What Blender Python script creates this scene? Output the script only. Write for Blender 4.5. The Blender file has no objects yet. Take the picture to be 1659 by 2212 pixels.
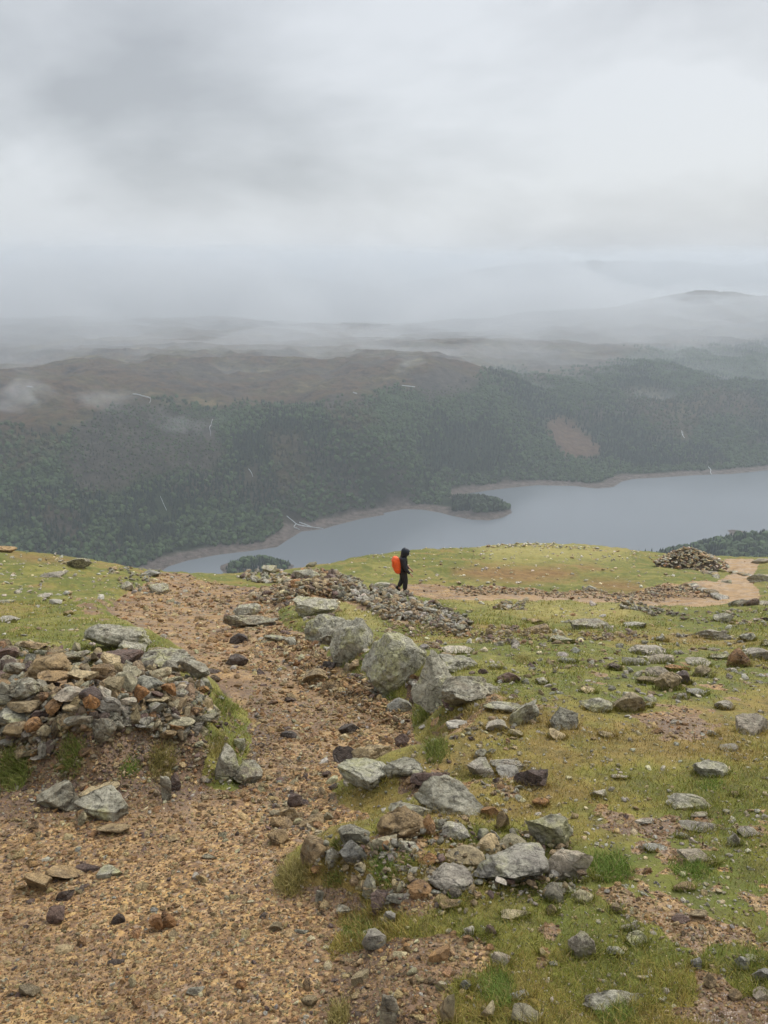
import bpy, math, random
import numpy as np
from mathutils import Vector

SC = bpy.context.scene
COL = SC.collection
RAD = math.radians
rng = np.random.default_rng(7)
random.seed(7)

# ------------------------------------------------------------------ camera
PITCH = RAD(16.5)
FPX = 512 / math.tan(RAD(33.0))          # focal length in pixels of the 768x1024 frame
cam_d = bpy.data.cameras.new("camera")
cam_d.sensor_fit = 'VERTICAL'
cam_d.sensor_height = 24
cam_d.lens = 12 / math.tan(RAD(33.0))
cam_d.clip_start = 0.05
cam_d.clip_end = 40000
cam = bpy.data.objects.new("camera", cam_d)
cam.rotation_euler = (RAD(90) - PITCH, 0, 0)
COL.objects.link(cam)
SC.camera = cam

# ------------------------------------------------------------------ world
SUN_EL, SUN_AZ = 44, 38                 # azimuth measured from +Y (view direction) towards +X
w = bpy.data.worlds.new("World"); SC.world = w; w.use_nodes = True
nt = w.node_tree; N = nt.nodes; L = nt.links
N.clear()
def nd(t, tree=None, **kw):
    n = (tree or nt).nodes.new(t)
    for k, v in kw.items():
        if k.startswith('i_'):
            n.inputs[k[2:].replace('_', ' ')].default_value = v
        else: setattr(n, k, v)
    return n
out = nd('ShaderNodeOutputWorld'); bg = nd('ShaderNodeBackground'); bg.inputs['Strength'].default_value = 0.1
sky = nd('ShaderNodeTexSky'); sky.sky_type = 'NISHITA'; sky.sun_disc = False
sky.sun_elevation = RAD(SUN_EL); sky.sun_rotation = RAD(SUN_AZ); sky.altitude = 600; sky.air_density = 1.5; sky.dust_density = 3
tc = nd('ShaderNodeTexCoord')
sep = nd('ShaderNodeSeparateXYZ'); L.new(tc.outputs['Generated'], sep.inputs[0])
# cloud plane projection: direction / (z + k)
ad = nd('ShaderNodeMath', operation='MAXIMUM'); L.new(sep.outputs['Z'], ad.inputs[0]); ad.inputs[1].default_value = 0.0
ad2 = nd('ShaderNodeMath', operation='ADD'); L.new(ad.outputs[0], ad2.inputs[0]); ad2.inputs[1].default_value = 0.42
dv = nd('ShaderNodeVectorMath', operation='DIVIDE'); L.new(tc.outputs['Generated'], dv.inputs[0])
cmb = nd('ShaderNodeCombineXYZ')
for k in range(3): L.new(ad2.outputs[0], cmb.inputs[k])
L.new(cmb.outputs[0], dv.inputs[1])
n1 = nd('ShaderNodeTexNoise'); n1.inputs['Scale'].default_value = 1.25; n1.inputs['Detail'].default_value = 6; n1.inputs['Roughness'].default_value = 0.52; n1.inputs['Distortion'].default_value = 0.25
mp = nd('ShaderNodeMapping'); mp.inputs['Location'].default_value = (2.6, 0.4, 0.4); mp.inputs['Scale'].default_value = (1, 1.0, 1.2)
L.new(dv.outputs[0], mp.inputs['Vector']); L.new(mp.outputs[0], n1.inputs['Vector'])
cr = nd('ShaderNodeValToRGB')
cr.color_ramp.elements[0].position = 0.38; cr.color_ramp.elements[0].color = (2.30, 2.39, 2.56, 1)
cr.color_ramp.elements[1].position = 0.60; cr.color_ramp.elements[1].color = (3.95, 4.08, 4.28, 1)
L.new(n1.outputs['Fac'], cr.inputs[0])
# overcast gradient: the cloud deck is brighter overhead than near the horizon
gr = nd('ShaderNodeMapRange'); gr.inputs['From Min'].default_value = 0.30; gr.inputs['From Max'].default_value = 0.85
gr.inputs['To Min'].default_value = 1.0; gr.inputs['To Max'].default_value = 2.35
L.new(sep.outputs['Z'], gr.inputs['Value'])
mul = nd('ShaderNodeVectorMath', operation='SCALE'); L.new(cr.outputs[0], mul.inputs[0]); L.new(gr.outputs[0], mul.inputs['Scale'])
mx = nd('ShaderNodeMix', data_type='RGBA'); mx.inputs['Factor'].default_value = 0.93
L.new(sky.outputs[0], mx.inputs['A']); L.new(mul.outputs[0], mx.inputs['B'])
L.new(mx.outputs['Result'], bg.inputs['Color']); L.new(bg.outputs[0], out.inputs['Surface'])

sun_d = bpy.data.lights.new("sun", 'SUN'); sun_d.energy = 1.5; sun_d.angle = RAD(10); sun_d.color = (1.0, 0.965, 0.91)
sun = bpy.data.objects.new("sun", sun_d); COL.objects.link(sun)
sd = Vector((math.sin(RAD(SUN_AZ)) * math.cos(RAD(SUN_EL)), math.cos(RAD(SUN_AZ)) * math.cos(RAD(SUN_EL)), math.sin(RAD(SUN_EL))))
sun.rotation_euler = sd.to_track_quat('Z', 'Y').to_euler()

SC.view_settings.view_transform = 'Standard'; SC.view_settings.look = 'None'
SC.view_settings.exposure = 0.9; SC.view_settings.gamma = 1.0; SC.view_settings.use_curve_mapping = False
SC.render.engine = 'CYCLES'
SC.cycles.use_denoising = True
SC.cycles.max_bounces = 5; SC.cycles.diffuse_bounces = 2; SC.cycles.glossy_bounces = 2; SC.cycles.transmission_bounces = 2
SC.cycles.volume_bounces = 1; SC.cycles.transparent_max_bounces = 8
SC.cycles.use_adaptive_sampling = True; SC.cycles.adaptive_threshold = 0.02

# ------------------------------------------------------------------ helpers
LAKE_Z = -450.0
def ray(u, v):
    """pixel of the 768x1024 frame -> direction"""
    vv = np.asarray(v, float) - 512
    return (np.asarray(u, float) - 384), FPX * math.cos(PITCH) - vv * math.sin(PITCH), -(FPX * math.sin(PITCH) + vv * math.cos(PITCH))
def px_at(u, v, Y):
    dx, dy, dz = ray(u, v)
    t = Y / dy
    return dx * t, Y, dz * t
def project(X, Y, Z):
    d = Y * math.cos(PITCH) - Z * math.sin(PITCH)
    up = Y * math.sin(PITCH) + Z * math.cos(PITCH)
    return 384 + FPX * X / d, 512 - FPX * up / d, d
def hsh(i, j, k, seed):
    i = i.astype(np.int64); j = j.astype(np.int64); k = k.astype(np.int64)
    h = (i * 374761393 + j * 668265263 + k * 2147483647 + seed * 974634777) & 0xffffffff
    h = ((h ^ (h >> 13)) * 1274126177) & 0xffffffff
    h = ((h ^ (h >> 16)) * 2246822519) & 0xffffffff
    return ((h ^ (h >> 15)) & 0xffffff) / float(0xffffff)
def vn3(x, y, z, seed=0):
    i = np.floor(x); j = np.floor(y); k = np.floor(z)
    fx, fy, fz = x - i, y - j, z - k
    sx, sy, sz = fx*fx*(3-2*fx), fy*fy*(3-2*fy), fz*fz*(3-2*fz)
    def c(a, b, d): return hsh(i + a, j + b, k + d, seed)
    def l(a, b, t): return a + (b - a) * t
    return l(l(l(c(0,0,0), c(1,0,0), sx), l(c(0,1,0), c(1,1,0), sx), sy), l(l(c(0,0,1), c(1,0,1), sx), l(c(0,1,1), c(1,1,1), sx), sy), sz) * 2 - 1
def vn2(x, y, seed=0):
    i = np.floor(x); j = np.floor(y)
    fx, fy = x - i, y - j
    sx, sy = fx*fx*(3-2*fx), fy*fy*(3-2*fy)
    o = np.zeros_like(i)
    def c(a, b): return hsh(i + a, j + b, o, seed)
    return ((c(0,0)*(1-sx) + c(1,0)*sx)*(1-sy) + (c(0,1)*(1-sx) + c(1,1)*sx)*sy) * 2 - 1
def fbm2(x, y, octv=4, seed=0, gain=0.5):
    s = 0; a = 1; t = 0
    for o in range(octv):
        s = s + a * vn2(x * 2**o + 17.3 * o, y * 2**o - 9.1 * o, seed + o); t += a; a *= gain
    return s / t
def fbm3(x, y, z, octv=4, seed=0, gain=0.5):
    s = 0; a = 1; t = 0
    for o in range(octv):
        s = s + a * vn3(x * 2**o + 7.3 * o, y * 2**o - 9.1 * o, z * 2**o + 3.7 * o, seed + o); t += a; a *= gain
    return s / t
def sstep(x, a, b):
    t = np.clip((x - a) / (b - a), 0, 1); return t * t * (3 - 2 * t)
def poly_sd(px, py, poly):
    """signed distance to polygon, negative inside"""
    P = np.asarray(poly, float)
    d = np.full(px.shape, 1e18); ins = np.zeros(px.shape, bool)
    n = len(P)
    for i in range(n):
        a = P[i]; b = P[(i + 1) % n]
        e = b - a; wx = px - a[0]; wy = py - a[1]
        t = np.clip((wx * e[0] + wy * e[1]) / max(e @ e, 1e-12), 0, 1)
        d = np.minimum(d, (wx - e[0]*t)**2 + (wy - e[1]*t)**2)
        c1 = (a[1] <= py) & (b[1] > py); c2 = (a[1] > py) & (b[1] <= py)
        cr_ = e[0] * wy - e[1] * wx
        ins ^= (c1 & (cr_ > 0)) | (c2 & (cr_ < 0))
    d = np.sqrt(d)
    return np.where(ins, -d, d)
def tps_fit(P, z, lam=1e-4):
    P = np.asarray(P, float); n = len(P); s = np.abs(P).max()
    Q = P / s
    r2 = ((Q[:, None] - Q[None])**2).sum(-1)
    K = 0.5 * r2 * np.log(r2 + 1e-12) + lam * np.eye(n)
    A = np.zeros((n + 3, n + 3)); A[:n, :n] = K; A[:n, n] = 1; A[:n, n+1:] = Q; A[n, :n] = 1; A[n+1:, :n] = Q.T
    c = np.linalg.solve(A, np.concatenate([z, [0, 0, 0]]))
    def f(x, y):
        x = np.asarray(x, float) / s; y = np.asarray(y, float) / s
        o = c[n] + c[n+1] * x + c[n+2] * y
        for i in range(n):
            r2 = (x - Q[i, 0])**2 + (y - Q[i, 1])**2
            o = o + c[i] * 0.5 * r2 * np.log(r2 + 1e-12)
        return o
    return f
# photo crops the outlines were traced from: key -> (origin x, origin y, scale) in photo pixels
CROP = {'A': (0, 2100, .66305), 'B': (1000, 2100, .66305), 'C': (1972, 2100, .66305), 'D': (0, 3000, .66305), 'E': (1000, 3000, .66305), 'F': (1972, 3000, .66305),
        'G': (1100, 2200, .48222), 'S': (0, 0, 1), 'P': (0, 1000, .9645), 'Q': (1472, 1000, .9645), 'R': (2400, 1900, .40506)}
def cp(key, pts):
    ox, oy, s = CROP[key]
    return [((ox + x * s) / 4, (oy + y * s) / 4) for x, y in pts]

def new_mesh(name, V, F, mat=None, smooth=False, attrs=None, parent=None, kind=None):
    """V (n,3) array, F (m,3) or (m,4) array -> object; attrs {name: per-vertex float array or (n,4)}"""
    me = bpy.data.meshes.new(name)
    V = np.asarray(V, np.float32); F = np.asarray(F, np.int32)
    me.vertices.add(len(V)); me.vertices.foreach_set('co', V.ravel())
    k = F.shape[1]
    me.loops.add(F.size); me.loops.foreach_set('vertex_index', F.ravel())
    me.polygons.add(len(F)); me.polygons.foreach_set('loop_start', np.arange(0, F.size, k, dtype=np.int32))
    try: me.polygons.foreach_set('loop_total', np.full(len(F), k, np.int32))
    except Exception: pass
    me.update(calc_edges=True)
    me.polygons.foreach_set('use_smooth', np.full(len(F), smooth, bool))
    for an, av in (attrs or {}).items():
        av = np.asarray(av, np.float32)
        if av.ndim == 1:
            a = me.attributes.new(an, 'FLOAT', 'POINT'); a.data.foreach_set('value', av)
        else:
            a = me.attributes.new(an, 'FLOAT_COLOR', 'POINT'); a.data.foreach_set('color', av.ravel())
    if mat: me.materials.append(mat)
    o = bpy.data.objects.new(name, me); COL.objects.link(o)
    if parent: o.parent = parent
    if kind: o['kind'] = kind
    return o
def tag(o, label, cat=None, group=None, kind=None):
    o['label'] = label
    if cat: o['category'] = cat
    if group: o['group'] = group
    if kind: o['kind'] = kind
    return o

# ------------------------------------------------------------------ terrain functions
# foreground: a plane falling away from the camera plus a smooth correction through traced points
SL = 0.358
fg_ctrl = []
def fgc(u, v, Y):
    x, y, z = px_at(u, v, Y); fg_ctrl.append((x, y, z + 1.6 + SL * y))
for u, v, Y in [(-60, 550, 38), (0, 552, 38), (60, 556, 40), (115, 566, 41), (170, 573.5, 43), (235, 575, 43), (275, 574, 44), (310, 567, 50), (350, 560, 56), (400, 554, 62),
                (440, 551.5, 64), (480, 548.5, 66), (520, 544.5, 70), (560, 544.5, 72), (600, 547, 72), (640, 551.5, 70), (690, 558, 66), (730, 561, 62), (768, 562, 62), (860, 560, 62),
                (430, 596, 29.5), (600, 600, 27.5), (700, 603, 27.5), (780, 600, 28), (540, 575, 42), (640, 572, 47), (700, 571, 56), (450, 575, 42), (320, 592, 31), (700, 585, 37), (860, 585, 37)]:
    fgc(u, v, Y)
for Y in (0.5, 2, 4, 7, 11, 15):
    for a in (-1.2, -.5, 0, .5, 1.2): fg_ctrl.append((a * (Y + 1), Y, 0.0))
for Y, res in ((20, 0.0),):
    for a in (-1.3, -.6, 0, .6, 1.3): fg_ctrl.append((a * Y, Y, res))
for Y, zz in ((85, -1.2), (105, -5.5)):
    for a in (-.7, -.35): fg_ctrl.append((a * Y, Y, zz))
for Y, zz in ((92, -.5), (120, -7)):
    for a in (-.05, .15, .35, .7): fg_ctrl.append((a * Y, Y, zz))
for a in (-.6, -.35, -.12): fg_ctrl.append((a * 60, 60, -1.0))
fg_ctrl = np.array(fg_ctrl)
_fg = tps_fit(fg_ctrl[:, :2], fg_ctrl[:, 2], 2e-5)
def z_plain(x, y):
    return -1.6 - SL * y + _fg(x, y)
def px_to_plain(u, v, lift=0.0):
    """pixel -> point of the smooth foreground (fixed-point march)"""
    dx, dy, dz = ray(u, v)
    s = -dz / dy; sx = dx / dy
    Y = np.geomspace(0.6, 140, 900)
    g = z_plain(sx * Y, Y) + lift + s * Y        # >0 : ground above ray
    k = np.argmax(g > 0) if (g > 0).any() else len(Y) - 1
    if k == 0 or not (g > 0).any():
        k = int(np.argmax(g)); return sx * Y[k], Y[k]
    t = g[k-1] / (g[k-1] - g[k])
    y = Y[k-1] + (Y[k] - Y[k-1]) * t
    return sx * y, y
def to_world(pts, lift=0.0): return np.array([px_to_plain(u, v, lift) for u, v in pts])

# the worn path: outline along the foot of its banks, with the height of the bank at each corner
P1 = [('S', -500, 4300, .25), ('S', -500, 3170, .5), ('A', 0, 1610, .5), ('A', 230, 1640, .5), ('A', 400, 1720, .48), ('A', 700, 1700, .48), ('A', 900, 1600, .48), ('A', 1150, 1560, .48),
      ('A', 1400, 1590, .55), ('A', 1430, 1480, .55), ('A', 1490, 1390, .5), ('A', 1520, 1270, .45), ('A', 1460, 1130, .4), ('A', 1370, 1020, .35), ('A', 1270, 960, .3), ('A', 1175, 860, .3), ('A', 1120, 770, .3),
      ('A', 930, 680, .3), ('A', 760, 600, .22), ('A', 640, 540, .2), ('A', 700, 480, .15), ('A', 740, 425, .1), ('A', 800, 400, .1), ('A', 930, 330, .06), ('A', 960, 292, .04), ('A', 990, 288, .02),
      ('A', 1140, 292, .02), ('A', 1180, 330, .04), ('A', 1400, 370, .05), ('A', 1560, 385, .06), ('A', 1650, 400, .08), ('G', -60, 330, .1), ('G', 60, 400, .1), ('G', 20, 500, .12), ('G', 60, 640, .15), ('G', 260, 700, .2),
      ('G', 400, 860, .25), ('G', 500, 960, .3), ('G', 640, 1060, .35), ('G', 780, 1180, .35), ('G', 900, 1260, .35), ('G', 1080, 1280, .35), ('G', 1160, 1400, .4),
      ('B', 1010, 1250, .45), ('B', 1040, 1400, .45), ('B', 980, 1450, .35), ('B', 850, 1440, .25), ('B', 560, 1560, .2), ('E', 540, 250, .15), ('E', 560, 340, .15), ('E', 780, 380, .15), ('E', 700, 480, .15),
      ('E', 480, 520, .15), ('E', 300, 560, .2), ('E', 150, 740, .25), ('E', 180, 880, .25), ('E', 400, 960, .2), ('E', 520, 1050, .2), ('E', 530, 1200, .18), ('E', 460, 1420, .12), ('E', 420, 1700, .1), ('E', 400, 2100, .1)]
pth = to_world([cp(k, [(x, y)])[0] for k, x, y, h in P1]); PBH = np.array([p[3] for p in P1])
pth[0] = (-3.5, .2); pth[1] = (pth[1][0], pth[1][1]); pth[-1] = (0.2, .2)
P2 = [('G', 980, 390), ('G', 1080, 300), ('G', 1250, 290), ('C', 0, 375), ('C', 200, 388), ('C', 400, 405), ('C', 560, 405), ('C', 700, 425), ('C', 860, 420), ('C', 950, 385), ('C', 1040, 365), ('C', 1180, 370),
      ('C', 1230, 335), ('C', 1350, 355), ('C', 1400, 330), ('C', 1440, 295), ('C', 1380, 262), ('C', 1390, 225), ('C', 1420, 210), ('C', 1560, 215), ('C', 1600, 240), ('C', 1570, 290), ('C', 1540, 340), ('C', 1590, 400), ('C', 1600, 440), ('C', 1560, 500), ('C', 1480, 495),
      ('C', 1350, 505), ('C', 1150, 520), ('C', 1000, 515), ('C', 860, 482), ('C', 700, 484), ('C', 500, 490), ('C', 300, 482), ('C', 150, 472), ('C', 0, 465), ('G', 1350, 448), ('G', 1180, 420)]
pth2 = to_world([cp(k, [(x, y)])[0] for k, x, y in P2])
HEAP = to_world(cp('A', [(-400, 790), (0, 770), (110, 745), (280, 745), (400, 760), (540, 790), (650, 740), (900, 700), (1100, 750), (1150, 860), (1230, 960), (1270, 1100), (1300, 1230), (1200, 1290), (1000, 1300), (820, 1270), (600, 1260), (420, 1290), (320, 1350), (310, 1440), (180, 1430), (100, 1370), (0, 1370), (-400, 1390)]), .55)
WALLR_PX = cp('G', [(-60, 330), (60, 260), (180, 190), (330, 190), (500, 200), (660, 250), (760, 320), (980, 350), (1100, 370), (1180, 430), (1320, 450), (1380, 510), (1560, 580), (1660, 640), (1620, 700), (1400, 690), (1200, 590), (1000, 620), (900, 590), (740, 470), (560, 410), (400, 390), (300, 400), (150, 420), (0, 460)])
WALLR = to_world(WALLR_PX, .35)
TOPBERM = to_world(cp('B', [(-60, 330), (0, 262), (80, 255), (160, 262), (170, 330), (150, 370)]))

def bank_height(x, y, sdp):
    """height of the bank above the path just outside it: inverse-distance mean of the corner heights"""
    wsum = 0; hs = 0
    for (a, b), h in zip(pth, PBH):
        ww = 1 / ((x - a)**2 + (y - b)**2 + 0.02)**1.5
        wsum = wsum + ww; hs = hs + ww * h
    return hs / wsum
def WH(x): return .62 * (1 - .78 * sstep(x, -2.6, -.3))
# the traced outlines are sampled once on a polar table and looked up from there
AZ0, AZ1, NAZ, LR0, LR1, NLR = RAD(-87), RAD(87), 620, math.log(.25), math.log(260), 460
_az, _lr = np.meshgrid(np.linspace(AZ0, AZ1, NAZ), np.linspace(LR0, LR1, NLR))
_x = np.exp(_lr) * np.sin(_az); _y = np.exp(_lr) * np.cos(_az)
_s1 = poly_sd(_x, _y, pth)
FIELD = np.stack([z_plain(_x, np.maximum(_y, .2)) - .358 * np.minimum(_y - .2, 0), _s1, bank_height(_x, _y, _s1), poly_sd(_x, _y, pth2), poly_sd(_x, _y, HEAP), poly_sd(_x, _y, WALLR)], -1)
def look(F, x, y):
    a = np.clip((np.arctan2(x, y) - AZ0) / (AZ1 - AZ0) * (NAZ - 1), 0, NAZ - 1.001)
    r = np.clip((np.log(np.maximum(np.hypot(x, y), 1e-3)) - LR0) / (LR1 - LR0) * (NLR - 1), 0, NLR - 1.001)
    i = a.astype(int); j = r.astype(int); fa = (a - i)[..., None]; fr = (r - j)[..., None]
    return (F[j, i] * (1 - fa) + F[j, i+1] * fa) * (1 - fr) + (F[j+1, i] * (1 - fa) + F[j+1, i+1] * fa) * fr
def z_fore(x, y, detail=True):
    q = look(FIELD, x, y)
    z, s1, bh, s2, sh, sw = [q[..., i] for i in range(6)]
    wob = 0.10 * fbm2(x * 2.2, y * 2.2, 3, 5)
    d = s1 + wob * np.clip(y / 4, .5, 2)
    z = z + bh * sstep(d, -0.05, .18 + .9 * bh) * (1 - 0.75 * sstep(d, 2.0, 7.0))
    z = z - 0.12 * sstep(-d, 0.0, 1.6) * sstep(y, 1.5, 4)
    z = z + np.where(s2 < 6, 0.10 * sstep(s2, 0.0, .8) * (1 - sstep(s2, 1.5, 6)), 0)
    z = z + 0.12 * sstep(-sh, -.05, .9)
    z = z + WH(x) * sstep(-sw, -.1, 1.3)
    if detail:
        pathm = sstep(-d, -.1, .15)
        far = np.clip(y / 10, .6, 2.2)
        z = z + (1 - pathm) * (0.035 * fbm2(x * 2.6, y * 2.6, 4, 11) + 0.07 * fbm2(x * .9, y * .9, 3, 14)) * far
        z = z + pathm * (0.02 * fbm2(x * 4, y * 4, 4, 12) + 0.045 * fbm2(x * 1.1, y * 1.1, 3, 13))
        z = z + 0.006 * fbm2(x * 22, y * 22, 3, 15)
    return z, s1 + wob * .6, s2, sh, sw

# valley: lake shore lines traced on the water plane
def on_water(pts):
    o = []
    for u, v in pts:
        dx, dy, dz = ray(u, v); t = LAKE_Z / dz; o.append((dx * t, dy * t))
    return o
far_shore = [(-6000, 700), (-2500, 900), (-1200, 1010), (-800, 1060)] + on_water(cp('P', [(400, 1400), (665, 1335), (700, 1312), (780, 1288), (900, 1265), (1050, 1247), (1150, 1232), (1190, 1205), (1250, 1168), (1340, 1158), (1400, 1140), (1500, 1115), (1600, 1098)])
    + cp('Q', [(60, 1092), (150, 1075), (230, 1078), (300, 1090), (350, 1103), (430, 1119), (500, 1122), (560, 1110), (598, 1090), (588, 1062), (520, 1042), (430, 1036), (400, 1030), (400, 1012), (470, 1002), (560, 990), (700, 976), (850, 979), (950, 990), (1020, 983), (1050, 962), (1100, 950), (1200, 945), (1350, 935), (1440, 931), (1500, 930), (1659, 914), (2100, 895)])) + [(2600, 2150), (6000, 2500)]
near_shore = [(6000, 1500), (2500, 1460), (1100, 1400)] + on_water(cp('R', [(1659, 588), (1560, 592), (1480, 572), (1400, 550), (1300, 538), (1255, 550), (1285, 572), (1262, 598), (1330, 606)])) + [(455, 1262), (405, 1215), (330, 1120), (200, 1050), (0, 1020), (-500, 960), (-1500, 900), (-2500, 750), (-6000, 600)]
LAKE = far_shore + near_shore
ISLAND = [(-207 + 58 * math.cos(a) * (1 + .12 * math.sin(3 * a)), 1195 + 45 * math.sin(a) * (1 + .1 * math.cos(2 * a))) for a in np.linspace(0, 2 * math.pi, 18, endpoint=False)]
SPITW = on_water(cp('Q', [(335, 1090), (322, 1066), (338, 1046), (400, 1040), (500, 1046), (575, 1066), (592, 1088), (545, 1104), (470, 1114), (390, 1108)]))
vc = []
def vcp(u, v, Y): vc.append(px_at(u, v, Y))
for u, v, Y in [(0, 430, 1500), (60, 432, 1530), (116, 409, 1640), (153, 405, 1690), (208, 411, 1740), (265, 410, 1760), (324, 408, 1790), (380, 398, 1880), (440, 370, 2120), (420, 392, 2000),
                (0, 500, 1290), (100, 500, 1330), (200, 490, 1420), (300, 480, 1500), (380, 470, 1570), (450, 440, 1780), (520, 400, 2080), (500, 440, 1850), (560, 430, 2040), (560, 385, 2330), (500, 374, 2350), (600, 375, 2480), (640, 353, 2850), (740, 400, 2230), (740, 450, 1980), (680, 440, 2010), (700, 353, 2950), (780, 350, 2950), (880, 350, 2950), (880, 420, 2200),
                (660, 395, 2300), (610, 400, 2200),
                (0, 350, 2700), (-120, 360, 2600), (-120, 430, 1500), (-120, 500, 1250), (100, 372, 2200), (200, 362, 2400), (300, 347, 2900), (400, 341, 3050), (320, 372, 2300), (300, 323, 4200), (50, 320, 4200), (-150, 320, 4200), (180, 318.5, 4200), (430, 324, 4300),
                (500, 335, 3500), (712, 291, 4300), (640, 303, 4300), (590, 311, 4250), (768, 298, 4300), (880, 305, 4300), (530, 317, 4250), (650, 330, 3500), (760, 325, 3500)]:
    vcp(u, v, Y)
for X in (-5000, -2500, -800, 800, 2500, 5000):
    vc.append((X, 5600, -330)); vc.append((X, 8000, -330)); vc.append((X, 9800, -330))
for (X, Y) in far_shore[3::2]: vc.append((X, Y + 40, -446))
for X, Y in [(-4500, 1500), (-2500, 1500)]: vc.append((X, Y, -250))
for X, Y in [(4500, 3000), (2500, 3000)]: vc.append((X, Y, -260))
vc = np.array(vc)
_vf = tps_fit(vc[:, :2], vc[:, 2], 1e-6)
# far mountains beyond, seen as faint ridges
def ridge(x, y, yc, wd, pts):
    xs = [p[0] for p in pts]; hs = [p[1] for p in pts]
    return np.interp(x, xs, hs) * np.exp(-((y - yc) / wd)**2)
def z_valley(x, y, detail=True):
    """height of everything beyond the brow"""
    s = poly_sd(x, y, LAKE)                       # >0 land
    mid = np.interp(x, [p[0] for p in far_shore if True][:1] + [-6000, -2500, -800, -200, 300, 900, 2500, 6000], [1100] + [650, 820, 1010, 1130, 1330, 1620, 1800, 2000])
    near = y < mid
    # far side
    zf = _vf(x, y)
    s_t = np.where(near, 0, s)
    if detail:
        amp = sstep(s_t, 60, 500)
        rid = 1 - np.abs(fbm2(x / 210, y / 210, 5, 31, .55)) * 2
        zf = zf + amp * (24 * rid + 22 * fbm2(x / 420 + 3, y / 420, 4, 32) ) - amp * 12
        zf = zf + sstep(s_t, 70, 160) * (6 * fbm2(x / 60, y / 45, 4, 33))
    beach = LAKE_Z + 0.06 * s
    zfar = np.where(s < 0, LAKE_Z + 0.12 * s, np.minimum(beach, LAKE_Z + 3.5) * (1 - sstep(s, 18, 60)) + np.maximum(zf, LAKE_Z + 3) * sstep(s, 18, 60))
    # near side: fells dropping from the brow to the shore
    ysh = np.interp(x, [-6000, -1500, -500, 0, 200, 330, 405, 455, 700, 1100, 2500, 6000], [600, 900, 960, 1020, 1050, 1120, 1215, 1262, 1330, 1400, 1460, 1500])
    t = np.clip((y - 120) / np.maximum(ysh - 120 - 90, 50), 0, 1)
    z0 = -1.6 - SL * 120 - 7
    zn = z0 + (LAKE_Z + 6 - z0) * (t * 1.0 + 0.10 * np.sin(t * math.pi)) 
    if detail: zn = zn + sstep(t, .05, .3) * (1 - sstep(t, .9, 1)) * 5 * fbm2(x / 80, y / 80, 4, 41)
    zn = zn + 13 * sstep(x, 380, 560) * sstep(t, .7, 1)
    znear = np.where(s < 0, LAKE_Z + 0.12 * s, zn * sstep(s, 10, 60) + (LAKE_Z + .12 * np.clip(s, 0, 30)) * (1 - sstep(s, 10, 60)))
    z = np.where(near, znear, zfar)
    si = poly_sd(x, y, ISLAND)
    z = np.maximum(z, LAKE_Z + np.clip(-si * .18, -8, 6))
    sp_ = poly_sd(x, y, SPITW); z = np.maximum(z, LAKE_Z + np.clip(-sp_ * .30, -8, 14))
    if True:
        m = ridge(x, y, 7200, 900, [(-9000, 420), (-3600, 455), (-2600, 440), (-1500, 470), (-900, 380), (0, 300), (800, 420), (1600, 500), (2600, 520), (3400, 490), (9000, 420)])
        m = m * (1 + .10 * fbm2(x / 900, y / 900, 5, 51)) 
        z = z + m
    return z
def z_all(x, y):
    r = np.hypot(x, y)
    k = sstep(y, 100, 180)
    z = np.empty_like(x)
    a = k < 1
    f = {}
    res = [np.full(x.shape, 99.0) for _ in range(4)]
    zf = np.zeros_like(x)
    m = r < 260
    if m.any():
        q = z_fore(x[m], y[m])
        zf[m] = q[0]
        for i in range(4): res[i][m] = q[1 + i]
    kk = np.where(m, np.maximum(k, sstep(r, 140, 255)), 1)
    zv = np.zeros_like(x); b = kk > 0
    if b.any(): zv[b] = z_valley(x[b], y[b])
    return zf * (1 - kk) + zv * kk, res

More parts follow.
